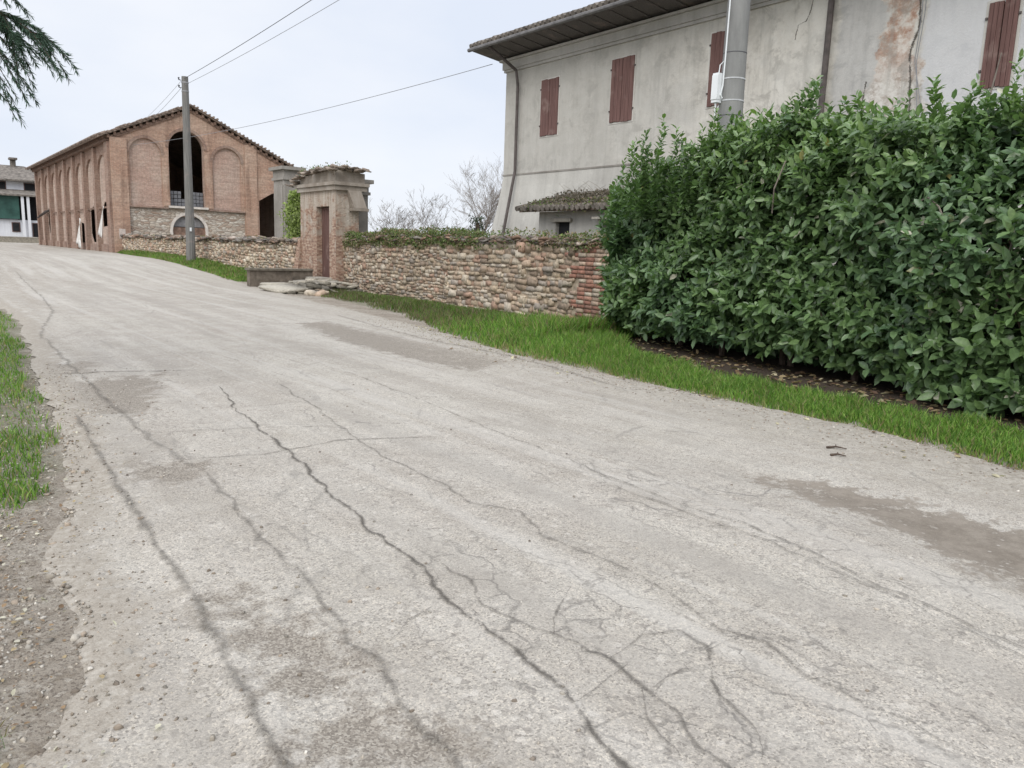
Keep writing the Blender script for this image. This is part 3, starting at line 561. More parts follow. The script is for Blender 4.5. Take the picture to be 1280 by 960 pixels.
# ------------------------------------------------------------------ brick barn
bn = thing('brick_barn', 'large orange brick barn with a tiled gable roof and tall arched opening', 'barn', (18, 78, .5))
BY = 60.; BX = 11.7; BL = 37.; B0 = .3
rz = lambda x: 11.0-.45*(17.05-x) if x < 17.05 else 11.0-.475*(x-17.05)
gable = [(BX, B0), (BX, rz(BX)-.2), (17.05, 10.8), (25.0, rz(25)-.2), (25.0, B0)]
aL = arch(12.85, 14.95, 3.85, 8.45); aR = arch(18.5, 20.55, 3.8, 8.35); win = arch(15.45, 17.9, 3.95, 9.25); lun = arch(15.55, 17.85, 1.9, 3.35, rise=1.12)
opn = [(21.9, B0+.05), (21.9, 4.7), (22.9, 5.3), (23.6, 5.45), (24.3, 5.3), (24.3, B0+.05)]
mb = MB(); plate(mb, gable, [aL, aR, win, opn, rect(12.7, 20.8, B0+.02, 3.8)], 'y', BY-.12, BY)
mb.box(BX-.05, 12.7, BY-.27, BY-.123, B0, 8.3); mb.box(20.85, 21.75, BY-.22, BY-.123, B0, 8.75); mb.box(14.97, 15.4, BY-.16, BY-.123, 3.9, 7.4); mb.box(17.95, 18.45, BY-.16, BY-.123, 3.9, 7.4)
mb.build('front_wall', brick_front, bn)
mb = MB(); plate(mb, [(BX+.02, B0), (BX+.02, rz(BX)-.25), (17.05, 10.75), (24.98, rz(25)-.25), (24.98, B0)], [win, opn, rect(15.55, 17.85, 1.9, 3.2)], 'y', BY+.003, BY+.45); mb.build('arch_infill', brick_recess, bn)
mb = MB(); plate(mb, rect(12.7, 20.8, B0+.02, 3.8), [lun], 'y', BY-.05, BY-.003); mb.build('stone_panel', stone_band, bn)
def ring(mb, u0, u1, ztop, r_out, d0, d1, z0=None, rise=None, n=14):
    A1 = arch(u0, u1, z0 if z0 else ztop-(rise or (u1-u0)/2), ztop, n, rise)[1:-1]; c = (u0+u1)/2; r = (u1-u0)/2; ri = rise or r; zs = ztop-ri
    A2 = [(c+(u-c)*(r+r_out)/r, zs+(z-zs)*(ri+r_out)/ri) for u, z in A1]
    for i in range(len(A1)-1):
        (a, b), (c1, d_) = A1[i], A1[i+1]; (e, f_), (g_, h) = A2[i], A2[i+1]
        mb.hexa([(a, d0, b), (c1, d0, d_), (g_, d0, h), (e, d0, f_)], [(a, d1, b), (c1, d1, d_), (g_, d1, h), (e, d1, f_)])
for (u0, u1, zt_) in ((12.85, 14.95, 8.45), (18.5, 20.55, 8.35), (15.45, 17.9, 9.25)): mb = MB(); ring(mb, u0, u1, zt_, .2, BY-.18, BY-.123); mb.build('arch_moulding', brick_side, bn)
for a, b in ((12.72, 15.28), (18.07, 20.8)): mb = MB(); mb.box(a, b, BY-.24, BY-.125, 3.72, 3.84); mb.build('ledge', brick_side, bn)
mb = MB(); ring(mb, 15.55, 17.85, 3.35, .19, BY-.1, BY-.053, rise=1.12); mb.box(15.36, 15.55, BY-.1, BY-.053, 1.7, 2.23); mb.box(17.85, 18.04, BY-.1, BY-.053, 1.7, 2.23); mb.build('lunette_surround', pale_stone, bn)
mb = MB(); plate(mb, arch(15.55, 17.85, 2.5, 3.35, rise=1.12 if 0 else .84), [], 'y', BY+.2, BY+.3); mb.build('lunette_pane', plain('grey_dusty_pane', (.22, .215, .22), rough=.4), bn)
mb = MB(); mb.box(15.5, 17.9, BY+.15, BY+.35, 1.8, 2.45); mb.build('lunette_infill', brick_dark, bn)
mb = MB(); mb.box(15.3, 18.05, BY-.3, BY+.3, 3.8, 3.95); mb.build('window_sill', pale_stone, bn)
# block lattice in the lower part of the arched opening
mb = MB()
for i in range(9):
    for j in range(4):
        if (i in (3, 4)) and j > 1: continue
        x0 = 15.55+i*.26; z0 = 3.98+j*.27; mb.box(x0, x0+.22, BY+.3, BY+.42, z0, z0+.23, .01)
mb.build('block_screen', plain('pale_grey_blocks', (.17, .17, .18), var=.2, sc=3), bn)
# side wall with eight arched bays
bays = [(BY+.9+i*4.45, BY+.9+(i+1)*4.45) for i in range(8)]; YE = BY+BL
holes = [arch(a+.55, b-.75, B0+.75, 7.35, 12, 1.25) for a, b in bays]
mb = MB(); plate(mb, [(BY-.1, B0), (BY-.1, 8.15), (YE, 8.15), (YE, B0)], holes, 'x', BX-.02, BX+.12)
for a, b in bays: mb.box(BX-.22, BX-.023, b-.68, b-.02, B0, 7.95)
mb.box(BX-.22, BX-.023, BY-.1, BY+.95, B0, 8.05); mb.build('side_wall', brick_side, bn)
dk = [[(61.9, 2.4), (61.8, 3.9), (63.3, 4.1), (64.4, 3.4), (64.3, 2.3)], [(67.0, 1.2), (66.8, 2.9), (67.6, 3.9), (68.9, 3.5), (69., 1.8), (68.2, 1.1)], [(71.7, .9), (71.9, 2.6), (73.2, 2.7), (73.4, .9)], [(89.2, 2.2), (89.1, 4.1), (91.0, 4.2), (91.2, 2.6), (90.6, 1.7)]]
mb = MB(); plate(mb, [(BY+.5, B0), (BY+.5, 8.1), (YE-.1, 8.1), (YE-.1, B0)], dk, 'x', BX+.123, BX+.17); mb.build('bay_infill', brickmat('pale_stained_infill', (.44, .30, .235), (.38, .26, .21), (.44, .38, .33), (.52, .44, .37), dirt=.7), bn)
mb = MB(); mb.hexa([(BX-1.1, 87.6, 3.3), (BX-1.0, 90.2, 3.1), (BX-.24, 90.3, 3.7), (BX-.24, 87.5, 3.8)], [(BX-1.1, 87.6, 3.42), (BX-1.0, 90.2, 3.22), (BX-.24, 90.3, 3.95), (BX-.24, 87.5, 4.0)]); mb.build('awning', plain('dark_awning', (.06, .05, .045)), bn)
mb = MB(); mb.box(BX-.06, BX-.024, BY+.95, YE, 3.6, 3.72); mb.build('string_course', brick_dark, bn)
mb = MB(); mb.box(BX+.1, 24.9, YE-.4, YE, B0, 8.); mb.box(24.6, 25., BY+.5, YE-.41, B0, 6.9); mb.box(12.4, 24.5, BY+22, BY+22.3, B0, 8.9); mb.build('rear_wall', brick_side, bn)
# roof
mb = MB(); th = .16; ov = .38
for a, b in ((BX-.75, 17.05), (17.05, 25.7)):
    za, zb_ = rz(a), rz(b); mb.hexa([(a, BY-ov, za-.05), (b, BY-ov, zb_-.05), (b, YE+.4, zb_-.05), (a, YE+.4, za-.05)], [(a, BY-ov, za+th-.05), (b, BY-ov, zb_+th-.05), (b, YE+.4, zb_+th-.05), (a, YE+.4, za+th-.05)])
rf = mb.build('roof', tile_mat, bn)
mb = MB()
for x in np.arange(BX-.7, 25.7, .27):
    z = rz(x); j = rnd.uniform(-.03, .05)
    mb.tube([(x, BY-ov-.1-rnd.uniform(0, .12), z+.1+j), (x, BY+.9, z+.12+j)], rnd.uniform(.06, .09), 7)
mb.build('verge_tiles', tile_mat, rf)
mb = MB()
for y in np.arange(BY, YE+.3, .3): mb.tube([(BX-.92, y, rz(BX-.85)+.08), (BX-.2, y, rz(BX-.2)+.12)], .09, 5)
mb.build('eaves_tiles', tile_mat, rf)
mb = MB()
for x in np.arange(BX-.2, 25.3, .42):
    z = rz(x+.1); mb.box(x, x+.16, BY-.28, BY-.124, z-.30+rnd.uniform(-.02, .02), z-.08)
plate(mb, [(BX, rz(BX)-.44), (BX, rz(BX)-.32), (17.05, 10.7), (25, rz(25)-.32), (25, rz(25)-.44), (17.05, 10.58)], [], 'y', BY-.2, BY-.122)
for y in np.arange(BY, YE, .45): mb.box(BX-.45, BX-.05, y, y+.22, 8.16, 8.4)
mb.box(BX-.35, BX-.025, BY-.1, YE, 8.0, 8.155); mb.build('brick_cornice', brick_dark, bn)
# sheets on the side wall
def sheet(lbl, pts, x, sd):
    """pts: outline (y,z); hangs with folds"""
    n = 12; ys_ = [p[0] for p in pts]; mb = MB(); (a, b, c_, d_) = pts; V = []
    for i in range(n+1):
        for j in range(n+1):
            u, v = i/n, j/n; y = (a[0]*(1-u)+b[0]*u)*(1-v)+(d_[0]*(1-u)+c_[0]*u)*v; z = (a[1]*(1-u)+b[1]*u)*(1-v)+(d_[1]*(1-u)+c_[1]*u)*v
            V.append((x-.06-.05*math.sin(u*14+sd)*v-.12*v, y, z+.05*math.sin(u*9+sd)*v))
    F_ = [(i*(n+1)+j, (i+1)*(n+1)+j, (i+1)*(n+1)+j+1, i*(n+1)+j+1) for i in range(n) for j in range(n)]
    o = mesh('hanging_sheet', V, F_, sheet_mat, loc=(x, a[0], a[1]), smooth=True); m_ = o.modifiers.new('thick', 'SOLIDIFY'); m_.thickness = .02
    return setp(o, lbl, 'sheet', 'sheets on the barn side')
sheet('white torn sheet hanging in a triangle at the near corner of the barn side', [(61.2, 3.7), (61.4, 3.7), (61.5, 1.5), (62.9, 1.7)], BX-.3, 1)
sheet('white torn sheet draped down to the ground against the middle of the barn side', [(70.2, 2.9), (70.9, 3.0), (70.2, .6), (72.3, 1.1)], BX-.32, 4)
setp(mesh('wall_notice', [(11.95, 59.72, 1.5), (12.35, 59.72, 1.5), (12.35, 59.72, 2.15), (11.95, 59.72, 2.2), (11.95, 59.705, 1.5), (12.35, 59.705, 1.5), (12.35, 59.705, 2.15), (11.95, 59.705, 2.2)], [(0, 1, 2, 3), (7, 6, 5, 4), (0, 4, 5, 1), (1, 5, 6, 2), (2, 6, 7, 3), (3, 7, 4, 0)], plain('faded_paper', (.52, .45, .4)), loc=(12.1, 59.7, 1.5)), 'small faded pale notice on the near corner of the brick barn', 'notice')
# ------------------------------------------------------------------ white farmhouse
wh = thing('farmhouse', 'white farmhouse with brown roof and green veranda, far left beyond the barn', 'house', (9, 120, .6))
mb = MB(); mb.box(-2, 18, 116, 128, .3, 3.3); mb.box(-2, 18, 118, 128, 3.303, 8.3); mb.build('wall', white_mat, wh)
mb = MB(); e = [(-3, 117.2, 8.3), (19, 117.2, 8.3), (19, 129, 8.3), (-3, 129, 8.3)]; mb.add(e+[(9, 123, 10.4), (13.5, 123, 10.4)], [(0, 1, 5, 4), (1, 2, 5), (2, 3, 4, 5), (3, 0, 4), (0, 3, 2, 1)]); mb.box(-3, 19, 117.1, 129.1, 8.1, 8.295)
rf = mb.build('roof', tile_grey, wh); mb = MB(); mb.box(12., 12.6, 122.6, 123.3, 10., 11.1); mb.box(11.85, 12.75, 122.0, 123.45, 11.103, 11.35); mb.build('chimney', tile_grey, rf)
mb = MB(); mb.hexa([(-2.5, 115, 6.2), (18.3, 115, 6.2), (18.3, 118, 6.9), (-2.5, 118, 6.9)], [(-2.5, 115, 6.4), (18.3, 115, 6.4), (18.3, 118, 7.1), (-2.5, 118, 7.1)]); mb.build('veranda_roof', tile_grey, wh)
mb = MB(); mb.box(-2, 11.9, 115.6, 115.75, 3.4, 6.2); mb.build('veranda_screen', plain('green_netting', (.04, .095, .08), var=.4, sc=.8, rough=.4), wh)
mb = MB(); mb.box(11.9, 18, 117.8, 117.95, 3.35, 6.3); mb.build('veranda_back', dark_mat, wh)
for x in (12.1, 12.7): mb = MB(); mb.box(x, x+.3, 115.2, 115.5, .3, 6.2); mb.build('column', white_mat, wh)
for (x0, x1, y, z0, z1) in ((9.6, 10.8, 118, 7.0, 7.95), (12.9, 14.0, 118, 7.0, 7.9), (11.1, 11.8, 116, 1.9, 2.9), (13.3, 14.1, 116, 1.2, 2.9), (8.6, 9.4, 116, .6, 3.)):
    mb = MB(); mb.box(x0-.1, x1+.1, y-.08, y-.003, z0-.1, z1+.1); f_ = mb.build('window', woodm('brown_window_wood', (.13, .08, .07)), wh); mb = MB(); mb.box(x0, x1, y-.11, y-.083, z0, z1); mb.build('pane', dark_mat, f_)
t = thing('garden_wall', 'low mossy wall in front of the white farmhouse', 'wall', (6, 111, .5)); mb = MB(); mb.box(-8, 14.5, 110.8, 111.1, .2, 1.15); mb.build('body', plain('mossy_wall', (.27, .245, .2), var=.3), t); mb = MB(); mb.box(-8.05, 14.55, 110.75, 111.15, 1.153, 1.25); mb.build('coping', slab_mat, t)
# ------------------------------------------------------------------ villa
hs = thing('plastered_house', 'long two storey house with stained grey plaster, red shutters and deep eaves', 'house', (20, 12, 0))
HX = 16.3; HY = 21.5; H1 = -6.
def bat(z): return HX-(0 if z > 4.1 else .78*((4.1-z)/4.1)**1.35), HY+(0 if z > 4.1 else .75*((4.1-z)/4.1)**1.35)
wins = [(18.82, 19.60, 5.22, 6.87), (15.68, 16.50, 5.31, 6.99), (12.2, 13.05, 5.35, 7.05), (6.19, 6.66, 4.92, 6.40), (2.8, 3.5, 5., 6.5)]
mb = MB(); plate(mb, [(H1, 4.1), (H1, 7.75), (HY, 7.75), (HY, 4.1)], [rect(a, b, c_, d_) for a, b, c_, d_ in wins], 'x', HX, HX+.35); mb.build('wall', house_mat, hs)
mb = MB(); mb.box(HX+.36, 27, HY-.35, HY, 0, 7.75); mb.box(26.7, 27., H1, HY-.36, 0, 7.75); mb.box(HX+.36, 26.69, H1, H1+.3, 0, 7.75); mb.build('rear_walls', house_mat, hs)
mb = MB(); zs = [-.3, .6, 1.5, 2.4, 3.1, 3.7, 4.1]
for a, b in zip(zs, zs[1:]):
    (xa, ya), (xb, yb) = bat(a), bat(b); mb.hexa([(xa, H1, a), (xa, ya, a), (HX+.35, ya, a), (HX+.35, H1, a)], [(xb, H1, b), (xb, yb, b), (HX+.35, yb, b), (HX+.35, H1, b)])
mb.build('battered_base', base_mat, hs)
mb = MB(); mb.box(HX-.02, HX+.2, H1, HY+.03, 4.07, 4.12); mb.build('string_course', pillar_mat, hs)
mb = MB()
for k, (d0, z0, z1) in enumerate(((.06, 7.40, 7.48), (.10, 7.483, 7.72), (.18, 7.723, 7.79))): mb.box(HX-d0, HX+.001*k+.3, H1, HY+d0, z0, z1)
mb.build('cornice', stucco('cornice_render', (.36, .345, .32), (.46, .445, .42), (.52, .505, .48)), hs)
mb = MB(); mb.hexa([(15.25, H1-1, 7.98), (15.25, 22.0, 7.98), (HX+.5, 22.0, 7.80), (HX+.5, H1-1, 7.80)], [(15.25, H1-1, 8.03), (15.25, 22.0, 8.03), (HX+.5, 22.0, 8.03), (HX+.5, H1-1, 8.03)])
mb.box(HX+.51, 27.6, 21.2, 22.0, 7.85, 8.02); so_ = mb.build('soffit', soffit_mat, hs)
for y in np.arange(H1, 21.9, .62):
    mb = MB(); mb.hexa([(15.32, y, 7.955), (15.32, y+.1, 7.955), (HX-.1, y+.1, 7.84), (HX-.1, y, 7.84)], [(15.32, y, 7.975), (15.32, y+.1, 7.975), (HX-.1, y+.1, 7.88), (HX-.1, y, 7.88)])
    mb.build('rafter', soffit_mat, so_)
mb = MB(); a = 15.2; mb.add([(a, H1-1, 8.035), (a, 22.05, 8.035), (27.8, 22.05, 8.035), (27.8, H1-1, 8.035), (a, H1-1, 8.1), (a, 22.05, 8.1), (27.8, 22.05, 8.1), (27.8, H1-1, 8.1), (21.5, 16.4, 10.6), (21.5, 0, 10.6)],
    [(3, 2, 1, 0), (0, 1, 5, 4), (1, 2, 6, 5), (2, 3, 7, 6), (3, 0, 4, 7), (4, 5, 8, 9), (5, 6, 8), (6, 7, 9, 8), (7, 4, 9)]); rf = mb.build('roof', tile_grey, hs)
mb = MB()
for y in np.arange(H1-.9, 22.05, .215): mb.tube([(a-.09-rnd.uniform(0, .03), y, 8.10), (a+.9, y, 8.10+.36)], rnd.uniform(.075, .09), 6)
mb.build('eaves_tiles', tile_grey, rf)
mb = MB(); mb.tube([(15.13, H1-1, 8.0), (15.13, 22.05, 8.0)], .06, 8); mb.build('gutter', gutter_mat, hs)
for i, (a_, b_, c_, d_) in enumerate(wins):
    m_ = (a_+b_)/2; mb = MB(); mb.box(HX+.16, HX+.2, a_+.001, b_-.001, c_, d_); wf = mb.build('window', dark_mat, hs)
    for s_ in (0, 1):
        mb = MB(); u0, u1 = (a_-.02, m_-.008) if s_ == 0 else (m_+.008, b_+.02); n = 3; openit = (i == 2 and s_ == 0)
        if openit:
            for k in range(n): mb.box(HX-.40+k*.13, HX-.40+k*.13+.12, m_-.30-.05*k, m_-.26-.05*k, c_, d_+.02)
        else:
            for k in range(n): w_ = (u1-u0)/n; mb.box(HX-.035-rnd.uniform(0, .008), HX+.01, u0+k*w_, u0+(k+1)*w_-.008, c_-.02+rnd.uniform(-.02, .02), d_+.02+rnd.uniform(-.015, .01))
        mb.build('shutter', shutter_mat, wf)
    for zz in (c_+.3, d_-.25):
        for yy in (a_-.045, b_+.045): mb = MB(); mb.box(HX-.04, HX-.001, yy-.02, yy+.02, zz-.02, zz+.02); mb.build('hinge', pipe_mat, wf)
    mb = MB(); plate(mb, rect(a_-.07, b_+.07, c_-.06, d_+.06), [rect(a_-.021, b_+.021, c_-.021, d_+.021)], 'x', HX-.012, HX+.0); mb.build('window_surround', stucco('pale_window_surround', (.44, .42, .39), (.54, .52, .48), (.60, .58, .54)), wf)
mb = MB(); mb.tube([(15.2, 21.0, 7.95), (15.5, 20.9, 7.75), (16.12, 20.75, 7.35), (16.18, 20.72, 6.9), (16.18, 20.72, 4.2), (15.98, 20.72, 3.2), (15.72, 20.72, 1.9), (15.55, 20.72, .6)], .05, 8); mb.build('downpipe', pipe_mat, hs)
mb = MB(); mb.tube([(15.2, 9.86, 7.95), (16.1, 9.86, 7.5), (16.2, 9.86, 7.2), (16.2, 9.86, 4.0), (15.9, 9.86, 2.5)], .065, 8); mb.build('downpipe', pipe_mat, hs)
# cracks and hanging wires on the facade
def facecrack(name, pts, wd):
    V, F_, va, ka = [], [], [], []; p = np.array(pts); s = np.concatenate([[0], np.cumsum(np.hypot(*np.diff(p, axis=0).T))]); ss = np.arange(0, s[-1], .02)
    y = np.interp(ss, s, p[:, 0])+.05*(fbm(ss*5, ss*0, 3)-.5); z = np.interp(ss, s, p[:, 1])+.05*(fbm(ss*5, ss*0, 8)-.5)
    for i in range(len(ss)):
        for k in (-1, 0, 1): V.append((HX-.006, y[i]+k*wd, z[i]+.3*k*wd)); va.append(abs(k)); ka.append(.9)
    for i in range(len(ss)-1):
        for k in (0, 1): F_.append((i*3+k, i*3+k+1, i*3+k+4, i*3+k+3))
    mesh(name, V, F_, crack_mat, hs, attrs=dict(v=va, k=ka))
facecrack('plaster_crack', [(10.35, 7.38), (10.42, 7.0), (10.5, 6.85), (10.68, 6.82), (10.72, 6.5)], .022)
facecrack('plaster_crack', [(7.95, 7.4), (8.0, 6.8), (7.93, 6.3), (8.08, 5.8), (8.0, 5.2), (7.95, 4.4)], .05)
facecrack('plaster_crack', [(8.95, 5.35), (8.98, 4.9), (8.85, 4.5)], .03)
mb = MB()
for dy in (0, .09): mb.tube([(HX-.05, 7.86+dy, 7.4), (HX-.05, 7.85+dy*.6, 6.5), (HX-.06, 7.9+dy*.4, 5.6), (HX-.05, 7.78-dy, 4.6), (HX-.05, 7.8, 3.)], .008, 5)
mb.build('facade_cable', grey_cable, hs)
# lean-to
ln = thing('lean_to', 'low lean-to shed with an overgrown tiled roof against the plastered house', 'shed', (15.3, 14.5, 0))
mb = MB(); plate(mb, [(10., -.2), (10., 2.75), (17.9, 2.75), (17.9, -.2)], [rect(16.55, 17.15, 1.9, 2.45), rect(14.2, 15.2, 1.4, 2.4)], 'x', 14.95, 15.15); mb.box(15.16, 16.1, 17.7, 17.89, -.2, 2.74); mb.box(15.16, 16.1, 10., 10.2, -.2, 2.74); mb.build('wall', base_mat, ln)
for (a_, b_, c_, d_) in ((16.55, 17.15, 1.9, 2.45), (14.2, 15.2, 1.4, 2.4)):
    mb = MB(); mb.box(15.08, 15.12, a_+.01, b_-.01, c_+.01, d_-.01); wf = mb.build('window', dark_mat, ln); mb = MB(); mb.box(14.85, 15.1, a_-.12, b_+.12, d_+.003, d_+.1); mb.build('lintel', slab_mat, wf)
mb = MB(); mb.box(14.6, 15.0, 14.0, 15.3, 2.50, 2.56); mb.build('awning_board', slab_mat, ln)
mb = MB(); mb.hexa([(14.55, 9.8, 2.76), (14.55, 18.35, 2.72), (16.2, 18.2, 3.17), (16.2, 9.8, 3.20)], [(14.55, 9.8, 2.84), (14.55, 18.35, 2.80), (16.2, 18.2, 3.25), (16.2, 9.8, 3.28)]); rf = mb.build('roof', tile_mat, ln)
mb = MB()
for y in np.arange(9.9, 18.4, .2): mb.tube([(14.45-rnd.uniform(0, .08), y, 2.82+rnd.uniform(-.02, .02)), (15.4, y+rnd.uniform(-.02, .02), 3.07), (16.15, y, 3.28)], rnd.uniform(.075, .095), 6)
mb.build('roof_tiles', tile_grey, rf)
# ------------------------------------------------------------------ leaf helpers
def norm(v): return v/(np.linalg.norm(v, axis=-1, keepdims=True)+1e-9)
LT = np.array([(0, 0, 0), (.30, -.36, .05), (.30, 0, -.03), (.30, .36, .05), (.68, -.33, .03), (.68, 0, -.05), (.68, .33, .03), (1, 0, -.10)])
LF4 = np.array([(1, 2, 5, 4), (2, 3, 6, 5)]); LF3 = np.array([(0, 2, 1), (0, 3, 2), (4, 5, 7), (5, 6, 7)])
def leaves(P, D, U, L, W, cols):
    """P base points, D direction, U leaf normal, L lengths, W width factor"""
    D = norm(D); S = norm(np.cross(U, D)); N = norm(np.cross(D, S))
    V = P[:, None]+L[:, None, None]*(LT[None, :, :1]*D[:, None]+LT[None, :, 1:2]*(W[:, None, None])*S[:, None]+LT[None, :, 2:]*N[:, None])
    n = len(P); o = (np.arange(n)*8)[:, None, None]
    return V.reshape(-1, 3), [(LF4[None]+o).reshape(-1, 4), (LF3[None]+o).reshape(-1, 3)], np.repeat(cols, 8, 0)
LT2 = np.array([(0, 0, 0), (.45, -.4, .04), (.45, .4, .04), (1, 0, -.08)]); 
def leaves4(P, D, U, L, W, cols):
    D = norm(D); S = norm(np.cross(U, D)); N = norm(np.cross(D, S))
    V = P[:, None]+L[:, None, None]*(LT2[None, :, :1]*D[:, None]+LT2[None, :, 1:2]*(W[:, None, None])*S[:, None]+LT2[None, :, 2:]*N[:, None])
    n = len(P); o = (np.arange(n)*4)[:, None, None]; return V.reshape(-1, 3), [(np.array([(0, 1, 3, 2)])[None]+o).reshape(-1, 4)], np.repeat(cols, 4, 0)
# ------------------------------------------------------------------ laurel hedge
hd = thing('laurel_hedge', 'tall dense laurel hedge with glossy green leaves and uneven shoots on top', 'hedge', (9.8, 6, 0))
HYs = [-3, 0, 2.6, 5.5, 7.3, 9.2, 10.3]; HFX = [7.5, 7.95, 8.50, 9.10, 9.45, 9.85, 10.4]
hfx = lambda y: np.interp(y, HYs, HFX)
def htop(y): return np.interp(y, [-3, 1, 3.3, 4.3, 5.3, 6.4, 7.3, 8.3, 9.2, 10.0], [3.25, 3.25, 3.2, 3.22, 3.28, 3.4, 3.3, 3.1, 2.8, 2.45])+.22*(fbm(y*1.4, y*0, 21)-.5)*2
def hbot(y): return .22+.14*(fbm(y*1.3, y*0, 31)-.4)*2+np.interp(y, [3.6, 4.6, 8, 9.5], [-.06, .08, .08, .0])
n = 8200; u = rng.random(n); face = rng.random(n); P0 = np.zeros((n, 3)); D0 = np.zeros((n, 3))
yy = rng.uniform(-2.5, 10.1, n); zz = hbot(yy)+(htop(yy)-hbot(yy))*rng.random(n); lump = (fbm(yy*1.1, zz*1.2, 41, 3)-.5)
lump2 = (fbm(yy*3.2, zz*3.2, 43, 2)-.5)
zr = (zz-hbot(yy))/(htop(yy)-hbot(yy)); xf_ = hfx(yy)+.12-.85*lump-.62*lump2+.22*np.clip(zr-.75, 0, 1)*3+.18*np.clip(.15-zr, 0, 1)*4
isF = face < .66; isT = (face >= .66) & (face < .84); isE = face >= .84; dep = rng.random(n)**2*.45
P0[:, 0] = xf_+dep; P0[:, 1] = yy; P0[:, 2] = zz; D0[:] = (-1, 0, .35)
tx = rng.random(n)*1.7; P0[isT, 0] = (hfx(yy)+.15+tx)[isT]; P0[isT, 2] = (htop(yy)-.12-.35*dep+.05*lump)[isT]; D0[isT] = (-.15, 0, 1)
ex = rng.random(n)*1.7; P0[isE, 0] = (10.25+ex*.8)[isE]; ze = .35+rng.random(n)*2.3; P0[isE, 2] = ze[isE]; P0[isE, 1] = (10.1-.12*(ex)+.5*(fbm(ex*2, ze*2, 7)-.5)-.5*dep-.12*np.clip(ze-1.6, 0, 2)**1.5)[isE]; D0[isE] = (-.3, 1, .35)
D0 = norm(D0+rng.normal(0, .42, (n, 3))+np.array([0, 0, .15]))
# tall shoots on top
spk = [(9.4, 8.45, 3.5), (9.35, 8.6, 3.3), (9.55, 8.2, 3.35), (9.6, 9.25, 3.2), (9.9, 9.75, 2.8), (9.6, 7.6, 3.55), (9.4, 7.0, 3.45), (9.7, 6.1, 3.95), (9.5, 6.3, 3.7), (9.9, 5.9, 3.6), (9.6, 5.35, 3.6), (9.4, 5.0, 3.4), (9.6, 4.45, 3.55), (9.4, 4.3, 3.45), (9.2, 3.75, 3.5), (9.5, 3.5, 3.6), (9.3, 3.3, 3.35), (9.2, 2.7, 3.6), (9.2, 2.2, 3.5), (9.5, 8.85, 3.2), (9.8, 4.8, 3.5), (9.6, 6.8, 3.5)]
for i_ in range(26): y_ = rnd.uniform(1.6, 8.0); spk.append((float(hfx(y_))+rnd.uniform(.15, .7), y_, float(htop(y_))+rnd.uniform(.0, .32)))
SP, SD, SL = [], [], []
for (x, y, z) in spk:
    z += .08
    for s_ in range(8):
        dq = 0 if s_ == 0 else rnd.uniform(.05, .32); aq = rnd.uniform(0, 6.3)
        b = np.array((x+dq*math.cos(aq), y+dq*math.sin(aq), z-1.1)); top = z-dq*2.2+rnd.uniform(-.1, .05)
        k = 0
        while b[2] < top-.05: SP.append(b.copy()); SD.append((rnd.uniform(-.25, .25), rnd.uniform(-.25, .25), 1)); b = b+np.array((rnd.uniform(-.03, .03), rnd.uniform(-.03, .03), .13))
P0 = np.concatenate([P0, SP]); D0 = norm(np.concatenate([D0, SD])); n = len(P0); isS = np.zeros(n, bool); isS[-len(SP):] = True
K = 8; sl = rng.uniform(.12, .30, n); sl[isS] = .17
k = np.arange(K); ang = (k*2.4)[None]+rng.uniform(0, 6.3, n)[:, None]; fr = (k/(K-1))[None]*np.ones((n, 1))
A_ = norm(np.cross(D0, np.array([.3, .2, .93])+rng.normal(0, .2, (n, 3)))); B_ = np.cross(D0, A_)
rad = np.cos(ang)[..., None]*A_[:, None]+np.sin(ang)[..., None]*B_[:, None]
Pl = P0[:, None]+D0[:, None]*(fr*sl[:, None])[..., None]; Dl = D0[:, None]*(.35+.75*fr)[..., None]+rad*1.0+rng.normal(0, .38, (n, K, 3))
droop = np.where(isS, 0., -.25)[:, None]; Dl[..., 2] += droop*(1-fr)
Ul = D0[:, None]*1.-rad*.5+np.array([0, 0, .75])+rng.normal(0, .3, (n, K, 3))
Ll = rng.uniform(.07, .165, (n, K))*np.interp(P0[:, 2], [.3, 1.2, 3], [1.25, 1.08, .92])[:, None]*np.where(isS, .9, 1.05)[:, None]; Wl = rng.uniform(.42, .56, (n, K))*2/2
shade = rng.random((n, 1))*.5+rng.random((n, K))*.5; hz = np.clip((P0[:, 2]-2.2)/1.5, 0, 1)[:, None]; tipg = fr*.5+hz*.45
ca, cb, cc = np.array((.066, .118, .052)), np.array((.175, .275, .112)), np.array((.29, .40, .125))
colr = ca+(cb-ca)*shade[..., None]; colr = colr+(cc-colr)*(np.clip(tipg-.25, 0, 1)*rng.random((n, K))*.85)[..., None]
bluish = (rng.random(n)*.16+fbm(P0[:, 1]*1.1, P0[:, 2]*1.1, 61, 2) > .66)[:, None, None]; colr = np.where(bluish, colr*np.array((.95, .97, 1.15)), colr)
yl = rng.random((n, K)) < .003; colr[yl] = (.28, .26, .10); wl = rng.random((n, K)) < np.where((P0[:, 1] < 5.2) & (P0[:, 2] > 1.1) & (P0[:, 2] < 2.1), .035, .003)[:, None]; colr[wl] = (.5, .48, .38)
fl = lambda a: a.reshape(-1, a.shape[-1]) if a.ndim == 3 else a.reshape(-1)
